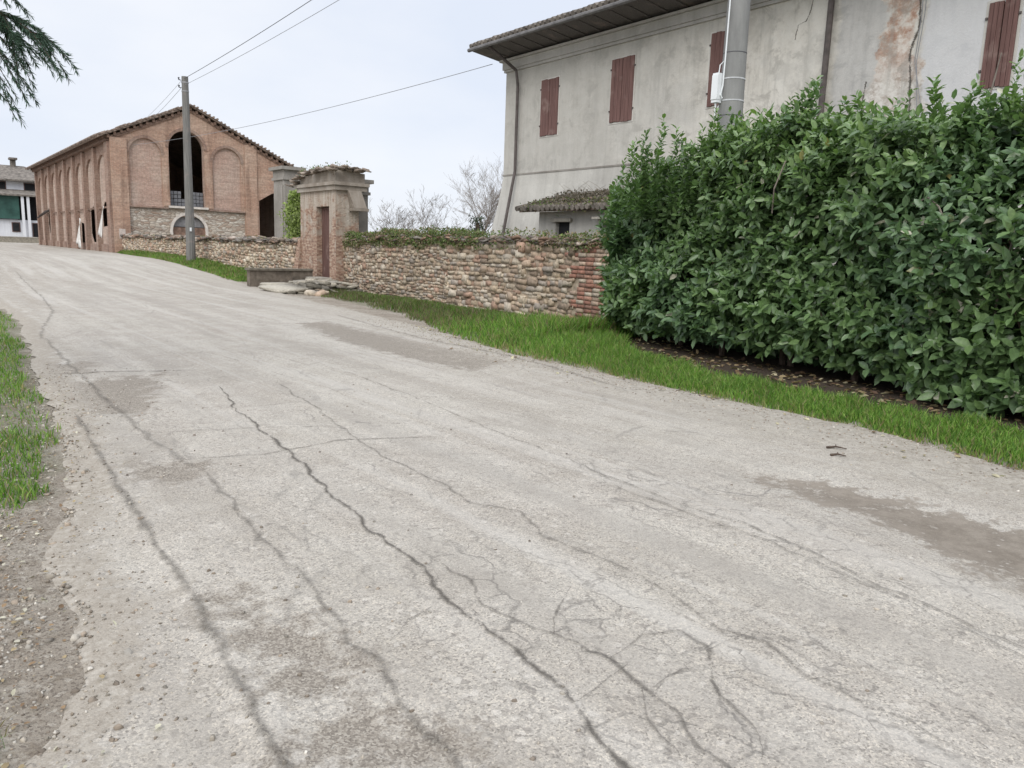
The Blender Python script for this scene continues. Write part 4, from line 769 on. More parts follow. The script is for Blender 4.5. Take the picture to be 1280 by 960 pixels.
# inner foliage closing the middle
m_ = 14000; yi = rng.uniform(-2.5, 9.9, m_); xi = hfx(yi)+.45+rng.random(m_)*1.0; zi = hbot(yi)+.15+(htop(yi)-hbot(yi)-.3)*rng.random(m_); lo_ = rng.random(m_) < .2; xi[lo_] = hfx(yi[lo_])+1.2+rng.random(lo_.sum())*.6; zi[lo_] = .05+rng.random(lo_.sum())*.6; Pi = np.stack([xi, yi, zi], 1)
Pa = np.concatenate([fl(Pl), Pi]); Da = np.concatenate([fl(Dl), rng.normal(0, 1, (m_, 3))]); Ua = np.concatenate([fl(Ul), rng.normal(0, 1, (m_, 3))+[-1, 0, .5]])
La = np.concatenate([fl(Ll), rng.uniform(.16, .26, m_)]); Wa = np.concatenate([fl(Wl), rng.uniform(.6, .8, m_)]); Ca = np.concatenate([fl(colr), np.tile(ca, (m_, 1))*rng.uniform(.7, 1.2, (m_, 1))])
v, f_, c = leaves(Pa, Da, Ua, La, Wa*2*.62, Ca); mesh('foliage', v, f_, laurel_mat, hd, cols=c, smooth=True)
for y in (9.75, 8.6, 7.5, 6.35, 6.2, 5.0, 3.9, 2.7, 1.4, 0.2):
    x = float(hfx(y))+.65+rnd.uniform(-.1, .2); mb = MB()
    mb.tube([(x, y, -.05), (x+rnd.uniform(-.05, .05), y+.05, .6), (x+rnd.uniform(-.1, .1), y+rnd.uniform(-.1, .1), 1.4), (x+rnd.uniform(-.2, .2), y+rnd.uniform(-.2, .2), 2.5)], [.05, .042, .03, .015], 7)
    for q_ in range(5):
        z_ = rnd.uniform(.15, 1.2); a_ = rnd.uniform(-1.3, 1.3); mb.tube([(x, y, z_), (x-.35*math.cos(a_), y+.35*math.sin(a_), z_+.3), (x-.6*math.cos(a_), y+.6*math.sin(a_), z_+.75)], [.018, .013, .007], 5)
    mb.build('stem', bark_mat, hd)
mb = MB(); mb.tube([(8.72, 4.1, 2.25), (8.62, 3.9, 2.3), (8.55, 3.75, 2.2), (8.56, 3.65, 2.0)], .009, 5); mb.build('branch', twig_mat, hd); mb = MB(); mb.tube([(8.85, 3.2, .9), (8.62, 3.1, 1.5), (8.75, 3.05, 2.1)], .012, 5); mb.build('branch', twig_mat, hd); mb = MB(); mb.tube([(9.1, 6.1, 2.2), (8.95, 6.0, 2.5), (9.0, 5.9, 2.85)], .009, 5); mb.build('branch', twig_mat, hd)
for lb, p_, r_ in (('long bare grey stick standing up above the hedge', [(9.9, 3.95, 1.2), (9.95, 3.95, 3.1), (10.0, 3.98, 3.5), (10.02, 3.92, 4.0)], .013), ('short bare twig above the hedge at the right edge of the photo', [(9.9, 3.2, 1.2), (9.92, 3.2, 3.0), (9.95, 3.22, 3.55)], .008)):
    mb = MB(); p_ = [(p_[0][0], p_[0][1], -.05)]+p_[1:]; mb.tube(p_, [r_*1.2, r_, r_*.9, r_*.5][:len(p_)], 6); setp(mb.build('bare_stick', twig_mat, loc=p_[0]), lb, 'stick')
# ------------------------------------------------------------------ poles and cables
cp = thing('utility_pole', 'thick grey concrete utility pole rising behind the hedge with a white box', 'pole', (11.55, 8.75, 0)); PX, PY = 11.55, 8.75
mb = MB(); mb.tube([(PX+.0, PY, -.3), (PX, PY, 10.8)], [.266, .13], 20); mb.build('shaft', concrete, cp, smooth=False)
for z_ in (3.55, 4.02, 5.05): mb = MB(); r_ = .266-.01225*(z_+.3)+.004; mb.tube([(PX, PY, z_), (PX, PY, z_+.012)], [r_, r_], 20); mb.build('pole_seam', cable_mat, cp)
for z_ in (4.26, 4.62): mb = MB(); r_ = .266-.01225*(z_+.3)+.006; mb.tube([(PX, PY, z_), (PX, PY, z_+.022)], [r_, r_], 20); mb.build('clamp_band', plain('pale_steel_band', (.5, .51, .52), rough=.4), cp)
bxx, byy = PX-.27, PY+.10
mb = MB(); mb.box(bxx-.07, bxx+.07, byy-.05, byy+.08, 4.28, 4.68); bxo = mb.build('junction_box', white_plastic, cp)
for z_ in (4.25, 4.683): mb = MB(); mb.box(bxx-.06, bxx+.06, byy-.045, byy+.075, z_-.0 if z_ > 4.5 else z_-.02, z_+.03 if z_ > 4.5 else z_+.027); mb.build('box_cap', white_plastic, bxo)
mb = MB(); hx_, hy_ = PX-.19, PY+.02
mb.tube([(hx_+.02, hy_, 10.4), (hx_-.01, hy_, 7), (hx_-.035, hy_, 5.0), (hx_-.05, hy_, 4.5), (hx_-.07, hy_+.02, 4.35), (hx_-.04, hy_, 4.3)], .013, 6)
mb.tube([(bxx, byy, 4.7), (bxx+.02, byy, 4.85), (bxx+.09, byy-.03, 4.93), (bxx+.13, byy-.05, 4.8), (bxx+.13, byy-.05, 4.4)], .01, 6)
mb.tube([(bxx, byy, 4.26), (bxx-.03, byy, 4.15), (bxx+.02, byy, 4.1), (bxx+.06, byy, 4.2)], .01, 6); mb.tube([(bxx-.04, byy, 4.26), (bxx-.03, byy, 4.0)], .008, 6); mb.build('white_cable', white_plastic, cp)
wp = thing('utility_pole', 'tall grey pole standing in the grass in front of the brick barn', 'pole', (11.35, 40.6, .4)); 
mb = MB(); mb.tube([(11.35, 40.65, .1), (11.35, 40.56, 9.3)], [.235, .155], 12); mb.build('shaft', pole_wood, wp)
for z_ in (8.75, 9.1): mb = MB(); mb.tube([(11.15, 40.5, z_), (11.05, 40.5, z_+.02), (11.05, 40.5, z_+.12)], [.02, .03, .045], 8); mb.build('insulator', cable_mat, wp)
for z_ in (8.6, 9.0): mb = MB(); mb.tube([(11.35, 40.57, z_), (11.35, 40.57, z_+.05)], .175, 12); mb.build('band', metal_mat, wp)
mb = MB(); mb.box(11.27, 11.34, 40.32, 40.40, 2.0, 2.18); mb.build('tag_plate', white_plastic, wp)
def cable(name, a, b, sag, r_, lbl, mat_=None):
    a = np.array(a, float); b = np.array(b, float); n = 40; pts = [a+(b-a)*t_-np.array([0, 0, 4*sag*t_*(1-t_)]) for t_ in np.linspace(0, 1, n+1)]
    mb = MB(); mb.tube(pts, r_, 5); setp(mb.build(name, mat_ or cable_mat, loc=tuple(a)), lbl, 'cable')
cable('overhead_cable', (11.3, 40.5, 9.2), (11.5, 8.85, 10.6), .25, .012, 'thicker upper dark cable from the far pole towards the top of the photo')
cable('overhead_cable', (11.3, 40.5, 8.9), (11.62, 8.85, 9.95), .25, .009, 'thinner pale cable just below the thick one, right of the far pole', grey_cable)
cable('overhead_cable', (11.2, 40.6, 9.1), (15.1, 66.5, 10.2), .1, .008, 'upper thin cable from the far pole down to the barn roof', grey_cable)
cable('overhead_cable', (11.2, 40.6, 8.8), (15.6, 66.5, 10.3), .1, .010, 'lower thin cable from the far pole down to the barn roof', grey_cable)
cable('overhead_cable', (16.0, 21.9, 7.7), (13.1, 59.6, 7.9), .35, .011, 'long single cable from the plastered house eaves across to the barn front', grey_cable)
# ------------------------------------------------------------------ bare trees beyond the wall
def baretree(name, lbl, x, y, h, sd, mat_, spread=1., grp=None, dens=5, r0_=.14, cat='tree'):
    rr = random.Random(sd); mb = MB(); tk = MB()
    def br(p, d, L, r, lv):
        n = 4; pts = [p]; rs = [r]; q = np.array(d, float)
        for i in range(n):
            q = norm(q+np.array([rr.gauss(0, .13), rr.gauss(0, .13), rr.gauss(.07 if lv == 0 else .015, .08)])); pts.append(pts[-1]+q*L/n); rs.append(max(.006, r*(1-.75*(i+1)/n)))
        (tk if lv == 0 else mb).tube(pts, rs, 5 if lv < 2 else 3, cap=False)
        if lv < 4:
            for k in range(dens if lv else dens+5):
                i = rr.randint(1, n) if lv else rr.choice([2, 3, 3, 4, 4, 4]); a = rr.uniform(0, 6.28); dd = norm(q*1.+np.array([math.cos(a), math.sin(a), .15])*rr.uniform(.35, .95)*spread)
                br(pts[i], dd, (L*rr.uniform(1.05, 1.5) if lv == 0 else L*rr.uniform(.35, .62)), max(.006, rs[i]*.6), lv+1)
    z0 = float(g(0, y))-.1; br(np.array([x, y, z0]), (0, 0, 1), h*.40, r0_, 0)
    t = thing(name, lbl, cat, (x, y, z0), grp); tk.build('trunk', mat_, t); mb.build('crown', mat_, t); return t
baretree('bare_tree', 'tall bare leafless tree beyond the stone wall, left of the plastered house', 43.4, 60, 8.6, 8, twig_mat, 1.1, r0_=.2, dens=6)
lb_ = ['bare thorny shrub just right of the gateway behind the stone wall', 'bare spreading shrub second from the gateway behind the stone wall', 'bare shrub midway between the gateway and the tall bare tree', 'sparse bare sapling just left of the tall bare tree', 'thin bare sapling between the tall bare tree and the plastered house']
for i, (px_, yy_, h_) in enumerate(((.545, 44, 3.9), (.585, 46, 3.5), (.62, 45, 4.1), (.665, 50, 3.6), (.745, 50, 4.6))):
    baretree('bare_shrub', lb_[i], px_*yy_, yy_, h_, 20+i, bark_far, 1.1, 'bare shrubs behind the stone wall', 4, .05, 'shrub')
t = thing('dark_stump', 'short dark ivy clad trunk beside the tall bare tree', 'tree', (34.5, 48.6, .4)); mb = MB(); mb.tube([(34.5, 48.6, .2), (34.6, 48.6, 2.2), (34.5, 48.6, 3.6)], [.25, .22, .15], 8); mb.build('trunk', bark_mat, t)
nn = 900; Pp = np.array([34.5, 48.6, 0])+np.stack([rng.normal(0, .3, nn), rng.normal(0, .3, nn), rng.uniform(.3, 4.1, nn)], 1); v, f_, c = leaves4(Pp, rng.normal(0, 1, (nn, 3)), rng.normal(0, 1, (nn, 3)), rng.uniform(.1, .2, nn), np.ones(nn), np.tile((.045, .06, .04), (nn, 1))*rng.uniform(.6, 1.4, (nn, 1))); mesh('crown', v, f_, ivy_mat, t, cols=c)
# far scrub line and wood behind everything (reads as one mass)
nn = 16000; aa = rng.uniform(.35, 1.7, nn); dd = rng.uniform(75, 100, nn); xx = dd*np.sin(aa); yy = dd*np.cos(aa)+20; hh = .5+rng.random(nn)**1.5*(3.0*fbm(aa*30, aa*0, 3)+.6)
v, f_, c = leaves4(np.stack([xx, yy, hh], 1), rng.normal(0, 1, (nn, 3)), rng.normal(0, 1, (nn, 3)), rng.uniform(.3, .8, nn), np.ones(nn)*.5, np.tile((.13, .12, .10), (nn, 1))*rng.uniform(.7, 1.3, (nn, 1))); setp(mesh('far_scrub', v, f_, ivy_mat, loc=(40, 80, 0), cols=c), 'distant brown scrub on the horizon beyond the wall', 'scrub', kind='stuff')
# light green shrub at the gateway
gb = thing('green_shrub', 'light green leafy bush growing behind the wall at the left side of the gateway', 'shrub', (12.75, 30.3, 0)); nn = 3200
z_ = rng.uniform(1.2, 3.6, nn); rr_ = .38*np.sin(np.clip((z_-1.0)/2.8, .05, .97)*math.pi)**.6*(.3+1.2*fbm(z_*2.6, z_*0, 2))*(.6+.8*rng.random(nn)); an = rng.uniform(0, 6.3, nn); q_ = rng.random(nn)**.5
Pp = np.stack([12.55+1.3*rr_*q_*np.cos(an), 30.2+1.8*rr_*q_*np.sin(an), z_], 1); v, f_, c = leaves4(Pp, rng.normal(0, 1, (nn, 3))+[0, 0, .6], rng.normal(0, 1, (nn, 3))+[-.5, -.5, .5], rng.uniform(.07, .14, nn), np.ones(nn), np.tile((.27, .34, .11), (nn, 1))*rng.uniform(.4, 1.3, (nn, 1))); mesh('foliage', v, f_, ivy_mat, gb, cols=c)
mb = MB(); mb.tube([(12.75, 30.3, -.1), (12.72, 30.3, 1.5), (12.7, 30.35, 3.2)], [.04, .03, .01], 6); mb.build('stem', bark_mat, gb)
# ------------------------------------------------------------------ wall top growth
def walltop(name, lbl, y0, y1, xf, zf, n, dens_f, h=.28):
    y = rng.uniform(y0, y1, n); keep = rng.random(n) < dens_f(y); y = y[keep]; n = len(y); hm = fbm(y*1.6, y*0, 5, 3)
    x = np.array([xf(a) for a in y])+rng.uniform(-.12, .5, n); hang = rng.random(n) < .3; z = np.array([zf(a) for a in y])+.03+rng.random(n)*h*(.4+1.3*hm)
    x[hang] = np.array([xf(a) for a in y[hang]])-.06-rng.random(hang.sum())*.08; z[hang] = np.array([zf(a) for a in y[hang]])-.22*rng.random(hang.sum())**1.5*(hm[hang]*2)+.06
    pal = np.array([(.13, .175, .06), (.09, .13, .05), (.20, .165, .10), (.17, .21, .07), (.27, .22, .15), (.32, .26, .18), (.22, .15, .12), (.15, .19, .07)]); pi_ = np.clip((fbm(y*1.7, z*2, 17)*1.6-.3)*5+rng.normal(0, 2., n), 0, 7).astype(int); c = pal[pi_]*rng.uniform(.7, 1.25, (n, 1))
    v, f_, c = leaves4(np.stack([x, y, z], 1), rng.normal(0, 1, (n, 3))+[-.2, 0, .4], rng.normal(0, 1, (n, 3))+[-.5, 0, .8], rng.uniform(.03, .08, n), np.ones(n)*1.1, c); F4 = f_[0]
    # dry stalks
    k = int((y1-y0)*34); ys_ = rng.uniform(y0, y1, k); ys_ = ys_[rng.random(k) < dens_f(ys_)]; k = len(ys_); b = len(v); xs_ = np.array([xf(a) for a in ys_])+rng.uniform(0, .4, k); zs_ = np.array([zf(a) for a in ys_])+.02; hh = rng.uniform(.15, .6, k)*(h/.28)
    lean = rng.normal(0, .25, (k, 2)); S_ = np.stack([np.stack([xs_-.004, ys_-.004, zs_], 1), np.stack([xs_+.004, ys_+.004, zs_], 1), np.stack([xs_+lean[:, 0]*hh, ys_+lean[:, 1]*hh, zs_+hh], 1)], 1).reshape(-1, 3)
    F3 = (np.arange(k)*3)[:, None]+np.array([0, 1, 2])+b; v = np.concatenate([v, S_]); c = np.concatenate([c, np.tile((.30, .25, .18), (len(S_), 1))])
    setp(mesh(name, v, [F4, F3], ivy_mat, loc=(xf(y0), (y0+y1)/2, zf(y0)), cols=c), lbl, 'weeds', kind='stuff')
walltop('wall_weeds', 'green and brown weeds growing along the top of the right stone wall', 11, 25.8, xr, zt, 26000, lambda y: np.interp(y, [11, 14, 15.5, 17.3, 18, 26], [.35, .4, .12, .15, .9, 1.]), .27)
walltop('wall_weeds', 'sparse weeds between the broken tiles on the far low wall', 29.5, 59, xl, zt2, 2500, lambda y: y*0+.8, .15)
walltop('gateway_weeds', 'sparse dry weeds sprouting from the tiled cap of the gateway', 25.8, 29.2, lambda y: 12.3, lambda y: 4.2, 500, lambda y: y*0+.9, .2)
walltop('roof_weeds', 'dead brown creeper covering the lean-to roof', 10, 18.2, lambda y: 14.55, lambda y: 2.86, 1500, lambda y: y*0+.9, .16)
n = 9000; y = rng.uniform(10, 18.1, n); x = rng.uniform(14.5, 16.2, n); z = 2.86+(x-14.5)*.27+rng.random(n)*.16*(.4+fbm(x*2, y*2, 4)); c = np.tile((.17, .145, .12), (n, 1))*rng.uniform(.5, 1.3, (n, 1))
v, f_, c = leaves4(np.stack([x, y, z], 1), rng.normal(0, 1, (n, 3)), rng.normal(0, 1, (n, 3))+[-.5, 0, .8], rng.uniform(.04, .1, n), np.ones(n)*.8, c)
mb = MB()
for i in range(90):
    y_ = rnd.uniform(11, 17.9); x_ = rnd.uniform(14.7, 16.2); a_ = rnd.uniform(0, 6.3); l_ = rnd.uniform(.2, .7); z_ = 2.9+(x_-14.5)*.27; mb.tube([(x_, y_, z_), (x_+.3*l_*math.cos(a_), y_+.5*l_*math.sin(a_), z_+l_*.4), (x_+.4*l_*math.cos(a_), y_+l_*math.sin(a_), z_+l_*.6)], [.006, .005, .003], 3)
b = len(v); F4 = [f_[0], np.array([f for f in mb.f if len(f) == 4])+b, ]; v = np.concatenate([v, np.array(mb.v)]); c = np.concatenate([c, np.tile((.2, .16, .12), (len(mb.v), 1))]); setp(mesh('roof_creeper', v, F4, ivy_mat, loc=(15.4, 14, 3), cols=c), 'tangle of dry twigs and dead leaves on the lean-to roof', 'creeper', kind='stuff')
# ------------------------------------------------------------------ grass
def grass(name, lbl, x, y, h, cols, lean=.35, wd=.004):
    n = len(x); z = zgr(x, y)-.01; a = rng.uniform(0, 6.283, n); s = np.stack([np.cos(a), np.sin(a), 0*a], 1)*wd*(1+h[:, None]*2.5)
    d = np.stack([rng.normal(0, lean, n), rng.normal(0, lean, n), np.ones(n)], 1); p0 = np.stack([x, y, z], 1); p1 = p0+d*h[:, None]*[.35, .35, .55]; p2 = p0+d*h[:, None]*[1.0, 1.0, .95]
    V = np.stack([p0-s, p0+s, p1-s*.8, p1+s*.8, p2], 1).reshape(-1, 3); o = (np.arange(n)*5)[:, None]
    setp(mesh(name, V, [o+np.array([0, 1, 3, 2]), o+np.array([2, 3, 4])], grass_mat, loc=(float(x.mean()), float(y.mean()), 0), cols=np.repeat(cols, 5, 0)), lbl, 'grass', kind='stuff')
def gcol(n, dry, x, y):
    pal = np.array([(.115, .235, .03), (.17, .30, .045), (.085, .17, .03), (.22, .31, .065)]); c = pal[rng.integers(0, 4, n)]*rng.uniform(.75, 1.2, (n, 1)); c = c*(.80+.5*fbm(x*1.5, y*1.5, 8))[:, None]*np.array([1.0, 1.0, 1.15])
    k = rng.random(n) < dry; c[k] = np.array((.30, .25, .13))*rng.uniform(.7, 1.2, (k.sum(), 1)); return c
def strip(n, y0, y1, xa, xb, pw=1.):
    y = y0+(y1-y0)*rng.random(n)**pw; t_ = rng.random(n); x = xa(y)+(xb(y)-xa(y))*t_; return x, y, t_
er = lambda y: eR(y)-.02+.16*(fbm(y*2.3, y*0, 12)-.5)*2
x, y, t_ = strip(52000, 0, 10.8, er, lambda y: hx(y)+.22*(fbm(y*4, y*0, 3)-.5)*2, 1.); k = rng.random(len(x)) < np.clip(.25+3.2*t_+1.6*(fbm(x*5, y*5, 71)-.5), 0, 1)*np.clip(3.2*(1-t_)+.3, 0, 1); x, y, t_ = x[k], y[k], t_[k]; h = rng.uniform(.06, .15, len(x))*(.6+.8*fbm(x*2, y*2, 14))*np.clip(.45+t_*2.2, 0, 1)*np.interp(y, [0, 8, 9.5, 11], [1, 1.1, 1.9, 2.])
grass('grass', 'bright green grass strip between the asphalt and the laurel hedge', x, y, h, gcol(len(x), .10+.45*np.clip(1-t_*5, 0, 1), x, y))
x, y, t_ = strip(60000, 10.0, 26.2, lambda y: er(y)+np.interp(y, [12.5, 15, 18, 26], [0, .55, 1.15, 1.3])*(.5+fbm(y*1.1, y*0, 91)), lambda y: np.where(y < 10.8, 12.4, 12.55), 1.25); k = rng.random(len(x)) < np.clip(.3+1.6*t_+1.4*(fbm(x*1.2, y*1.2, 77)-.5)*np.interp(y, [12, 15], [.4, 1]), .05, 1)*np.interp(y, [10, 13, 15, 24.3, 25.2], [1, 1, .6, .5, .25]); x, y, t_ = x[k], y[k], t_[k]
h = rng.uniform(.08, .20, len(x))*(.6+.9*fbm(x*1.3, y*1.3, 14))*np.clip(.35+t_*2, 0, 1)*(1-.62*np.clip((t_-.5)/.4, 0, 1))*np.interp(y, [10, 14, 16, 20], [2.1, 1.7, 1.3, 1.2]); cc_ = gcol(len(x), .12, x, y); dr_ = rng.random(len(x)) < np.interp(y, [12, 15, 26], [.05, .45, .6])*(1.2-t_); cc_[dr_] = np.array((.26, .215, .13))*rng.uniform(.6, 1.2, (dr_.sum(), 1)); cc_ *= np.interp(y, [12, 15], [1, .62])[:, None]
grass('grass', 'longer rough grass growing at the foot of the right stone wall', x, y, h, cc_, wd=.006)
x, y, t_ = strip(32000, 30, 59.4, er, lambda y: y*0+12.35, 1.2); k = rng.random(len(x)) < .35+t_; x, y, t_ = x[k], y[k], t_[k]; h = rng.uniform(.12, .34, len(x))*(.6+.9*fbm(x, y, 14))*np.clip(.4+t_*1.5, 0, 1); cc_ = gcol(len(x), .25, x, y)*.85
grass('grass', 'straggly grass along the far low wall around the far pole', x, y, h, cc_, wd=.012)
x, y, t_ = strip(44000, 4.85, 19, lambda y: y*0-1.6, lambda y: eL(y)-.10+.2*(fbm(y*2., y*0, 22)-.5)*2, 1.5); cl_ = fbm(x*1.3, y*.9, 33, 3); k = rng.random(len(x)) < np.clip((cl_-.30)*6, .22, 1)*np.clip((eL(y)+.1-x)*5, .15, 1)*np.clip((y-5.0-.5*(fbm(x*3, y*0, 4)-.5))*3, .04, 1); x, y, t_ = x[k], y[k], t_[k]
h = rng.uniform(.03, .095, len(x))*(.5+1.2*fbm(x*2, y*2, 14)); grass('grass', 'patchy short grass on the verge at the left edge of the road', x, y, h, gcol(len(x), .14, x, y))
x, y = rng.normal(.03, .035, 500), rng.normal(2.72, .06, 500); grass('grass', 'small tuft of grass in the gravel at the lower left corner', x, y, rng.uniform(.02, .07, 500), gcol(500, .2, x, y), .6, .0025)
# ------------------------------------------------------------------ gravel, litter
def scatter(name, lbl, cat, x, y, zfun, r, cols, flat=.6, jit=.25, mat_=stone_mat):
    z = zfun(x, y); C_ = np.stack([x, y, z+r*.05], 1); S_ = np.stack([r*rng.uniform(.8, 1.4, len(x)), r, r*flat], 1); v, f_, c = stones(C_, S_, cols, jit, 1.5 if flat > .5 else .5, .9)
    setp(mesh(name, v, f_, mat_, loc=(float(x.mean()), float(y.mean()), 0), cols=c), lbl, cat, kind='stuff')
zmix = lambda x, y: np.where((x > eL(y)) & (x < eR(y)), zroad(x, y), zgr(x, y))
n = 8000; y = 2.0+rng.random(n)**1.3*9; x = eL(y)+rng.normal(-.2, .3, n); k = (y < 5.2) | (x > eL(y)-.12); x, y = x[k], y[k]; n = len(x); gp = np.array([(.42, .385, .33), (.33, .295, .25), (.50, .465, .41), (.25, .21, .17), (.34, .28, .22), (.45, .40, .33)]); scatter('gravel', 'loose gravel and small stones along the left edge of the road', 'gravel', x, y, zmix, rng.uniform(.0015, .006, n)*(1+rng.random(n)**10*1.8), gp[rng.integers(0, 6, n)]*rng.uniform(.6, 1.1, (n, 1)))
n = 2600; y = 1.2+rng.random(n)**1.5*9; x = rng.uniform(.4, 4.6, n); k = masks(x, y, PD, 1.2)+masks(x, y, PB, 1.)+.06 > rng.random(n); x, y = x[k], y[k]; n = len(x); scatter('road_grit', 'loose stone chips lying on the worn asphalt', 'grit', x, y, zroad, rng.uniform(.003, .009, n), gp[rng.integers(0, 6, n)]*rng.uniform(.5, 1.1, (n, 1)))
n = 2600; y = 1.+rng.random(n)*14; x = eR(y)-np.abs(rng.normal(0, .45, n)); scatter('verge_grit', 'fine grit gathered along the right edge of the asphalt', 'grit', x, y, zmix, rng.uniform(.003, .009, n), gp[rng.integers(0, 6, n)]*rng.uniform(.6, 1.1, (n, 1)))
def litter(name, lbl, x, y, L, pal):
    n = len(x); P_ = np.stack([x, y, zmix(x, y)+.012], 1); D_ = np.stack([rng.normal(0, 1, n), rng.normal(0, 1, n), rng.normal(0, .15, n)], 1); U_ = np.stack([rng.normal(0, .3, n), rng.normal(0, .3, n), np.ones(n)], 1)
    v, f_, c = leaves(P_, D_, U_, L, np.full(n, .8), pal[rng.integers(0, len(pal), n)]*rng.uniform(.7, 1.2, (n, 1))); setp(mesh(name, v, f_, ivy_mat, loc=(float(x.mean()), float(y.mean()), 0), cols=c), lbl, 'leaves', kind='stuff')
lp = np.array([(.34, .26, .15), (.22, .14, .08), (.46, .40, .26), (.16, .10, .07)])
n = 900; y = rng.uniform(1.5, 10.5, n); litter('leaf_litter', 'brown fallen leaves on the bare soil under the laurel hedge', hx(y)+rng.random(n)*1.3, y, rng.uniform(.04, .11, n), lp)
n = 150; y = rng.uniform(1.5, 14, n); litter('leaf_litter', 'scattered dry leaves along the right edge of the asphalt', eR(y)-np.abs(rng.normal(0, .3, n)), y, rng.uniform(.03, .07, n), np.array([(.40, .33, .2), (.55, .5, .36), (.2, .14, .09)]))
n = 1500; y = 2.2+rng.random(n)**1.3*8; litter('leaf_litter', 'small dead leaves among the gravel at the left edge of the road', eL(y)-.28+rng.normal(0, .22, n), y, rng.uniform(.010, .034, n), np.array([(.36, .28, .17), (.2, .13, .08), (.60, .56, .46), (.3, .2, .12)]))
# twigs on the road
for i, (x, y, l_) in enumerate(((6.1, 3.35, .16), (5.9, 3.2, .12), (6.5, 1.75, .22))):
    z_ = float(zroad(x, y))+.008; mb = MB(); mb.tube([(x, y, z_), (x+l_*.4, y-l_*.3, z_+.01), (x+l_*.7, y-l_*.75, z_)], [.012, .008, .004], 5); mb.tube([(x+l_*.4, y-l_*.3, z_+.01), (x+l_*.55, y-l_*.2, z_+.02)], .004, 4)
    setp(mb.build('fallen_twig', bark_mat, loc=(x, y, z_)), ['darker twig lying farthest up the right side of the road', 'thin twig just below the dark twig on the right side of the road', 'long pale twig near the right edge of the photo on the road'][i], 'twig', 'twigs on the road')
n = 20; 
# ------------------------------------------------------------------ cedar at the left edge
cd = thing('cedar_tree', 'dark green cedar whose drooping sprays hang into the top left corner', 'tree', (-2.6, 8.6, 0)); tx_, ty_ = -2.6, 8.6
mb = MB(); mb.tube([(tx_, ty_, -.1), (tx_+.05, ty_, 2), (tx_, ty_, 6), (tx_, ty_, 11)], [.26, .22, .14, .03], 12); mb.build('trunk', bark_mat, cd)
br = MB(); tw = []
def limb(p, q, r, sag=.15, lv=0, rr=random.Random(5)):
    p = np.array(p, float); q = np.array(q, float); n = 10; pts = [p+(q-p)*i/n+np.array([0, 0, sag*math.sin(math.pi*i/n)]) for i in range(n+1)]; br.tube(pts, [r*(1-.85*i/n) for i in range(n+1)], 5, cap=False); return pts
sprays = [((1.02, 8.0, 3.36), (1.50, 7.85, 3.05)), ((.6, 8.1, 3.45), (1.25, 7.9, 2.72)), ((.3, 8.2, 3.3), (.95, 8.0, 2.75)), ((.5, 8.1, 3.9), (1.2, 7.9, 3.55)), ((.2, 8.15, 3.7), (.7, 8.1, 3.3)), ((.1, 8.2, 3.3), (.6, 8.1, 2.75)), ((.9, 8.05, 3.42), (1.45, 7.95, 2.95)), ((.3, 8.1, 3.15), (.75, 8.05, 2.7)), ((.0, 8.2, 3.8), (.9, 8.05, 3.45)), ((.7, 8.05, 3.38), (1.3, 7.95, 3.05)), ((-.2, 8.3, 3.2), (.3, 8.2, 2.7)), ((.1, 8.2, 3.5), (.7, 8.1, 3.0)), ((.15, 8.3, 4.0), (1.0, 8.0, 3.72))]
limb((tx_, ty_, 3.6), (.88, 8.05, 3.38), .07, .3); limb((tx_, ty_, 4.2), (.5, 8.1, 3.85), .07, .3); limb((tx_, ty_, 3.2), (-.1, 8.2, 3.2), .05, .25)
rr = random.Random(9)
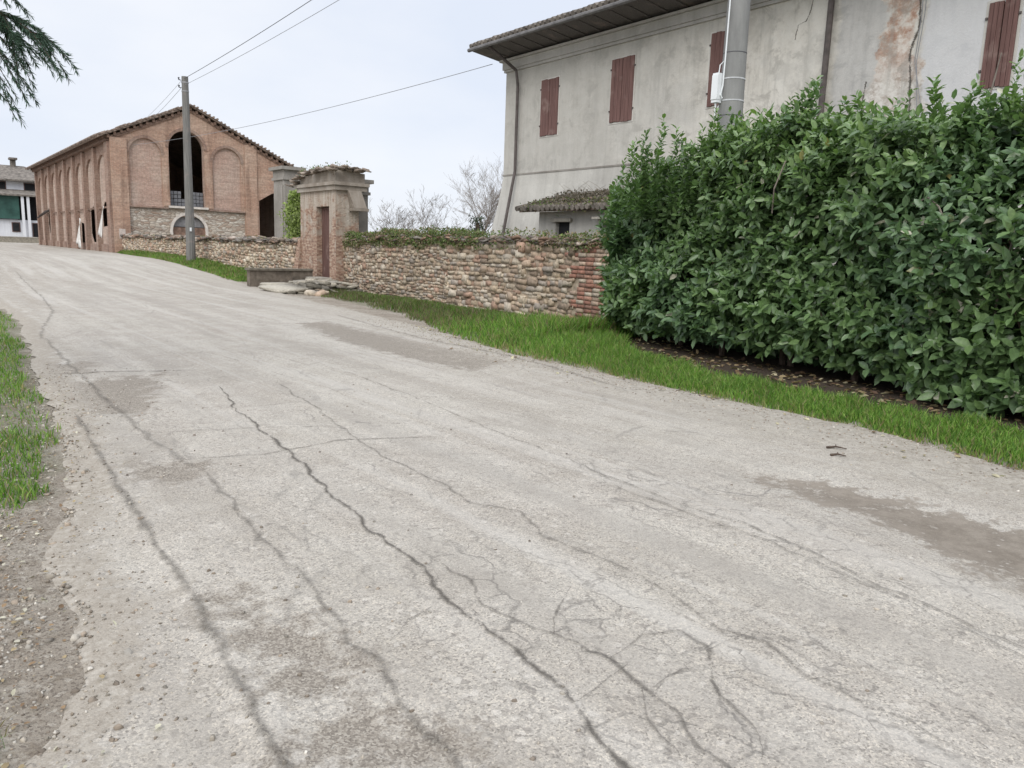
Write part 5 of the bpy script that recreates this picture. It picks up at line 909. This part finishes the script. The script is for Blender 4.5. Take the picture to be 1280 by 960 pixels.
sprays = [((a[0]-.17, a[1]+.05, a[2]+.04), (b[0]-.26, b[1]+.05, b[2]+.04)) for a, b in sprays+[((-.1, 8.2, 3.6), (.62, 8.1, 2.95)), ((.2, 8.1, 3.75), (.8, 8.05, 3.2)), ((.1, 8.2, 3.2), (.55, 8.1, 2.65)), ((.3, 8.2, 3.45), (.9, 8.1, 2.9)), ((.4, 8.1, 4.05), (1.0, 8.1, 3.6))]]
for k in range(46):
    z_ = rr.uniform(3.2, 10.5); a_ = rr.uniform(0, 6.283); L_ = 3.3*(1-(z_-3)/9)+.4
    if tx_+L_*math.cos(a_) > -.5 and z_ < 8: continue
    e_ = (tx_+L_*math.cos(a_), ty_+L_*math.sin(a_), z_-.3*L_*.5); pts = limb((tx_, ty_, z_), e_, .05, .2)
    for j in range(3, 11):
        for s_ in (-1, 1): p_ = pts[j]; sprays.append((tuple(p_), (p_[0]-s_*.5*math.sin(a_)+.2*math.cos(a_), p_[1]+s_*.5*math.cos(a_)+.2*math.sin(a_), p_[2]-.3)))
NP, ND = [], []
for idx, (a_, b_) in enumerate(sprays):
    a_ = np.array(a_); b_ = np.array(b_); near = idx < 18; m1 = 8 if near else 2
    for s_ in range(m1):
        e_ = b_+np.array([rr.gauss(-.12, .13), rr.gauss(0, .1), rr.gauss(-.03, .1)]) if s_ else b_; st_ = a_+(b_-a_)*rr.uniform(0, .45)*(s_ > 0); n = 8
        pts = [st_+(e_-st_)*i/n+np.array([0, 0, .07*math.sin(math.pi*i/n)]) for i in range(n+1)]; br.tube(pts, [.006*(1-.8*i/n)+.001 for i in range(n+1)], 3, cap=False)
        k = 210 if near else 26; t_ = rng.random(k)*n; i_ = np.minimum(t_.astype(int), n-1); f_ = (t_-i_)[:, None]; pa = np.array(pts); p_ = pa[i_]*(1-f_)+pa[i_+1]*f_; d_ = norm(e_-st_)
        NP.append(p_); ND.append(d_*.9+rng.normal(0, .45, (k, 3))+[0, 0, -.3])
NP = np.concatenate(NP); ND = np.concatenate(ND); n = len(NP); v, f_, c = leaves4(NP, ND, rng.normal(0, 1, (n, 3)), rng.uniform(.035, .08, n), np.full(n, .15), np.tile((.05, .09, .06), (n, 1))*rng.uniform(.6, 1.5, (n, 1)))
mesh('foliage', v, f_, needle_mat, cd, cols=c); br.build('branches', bark_mat, cd)
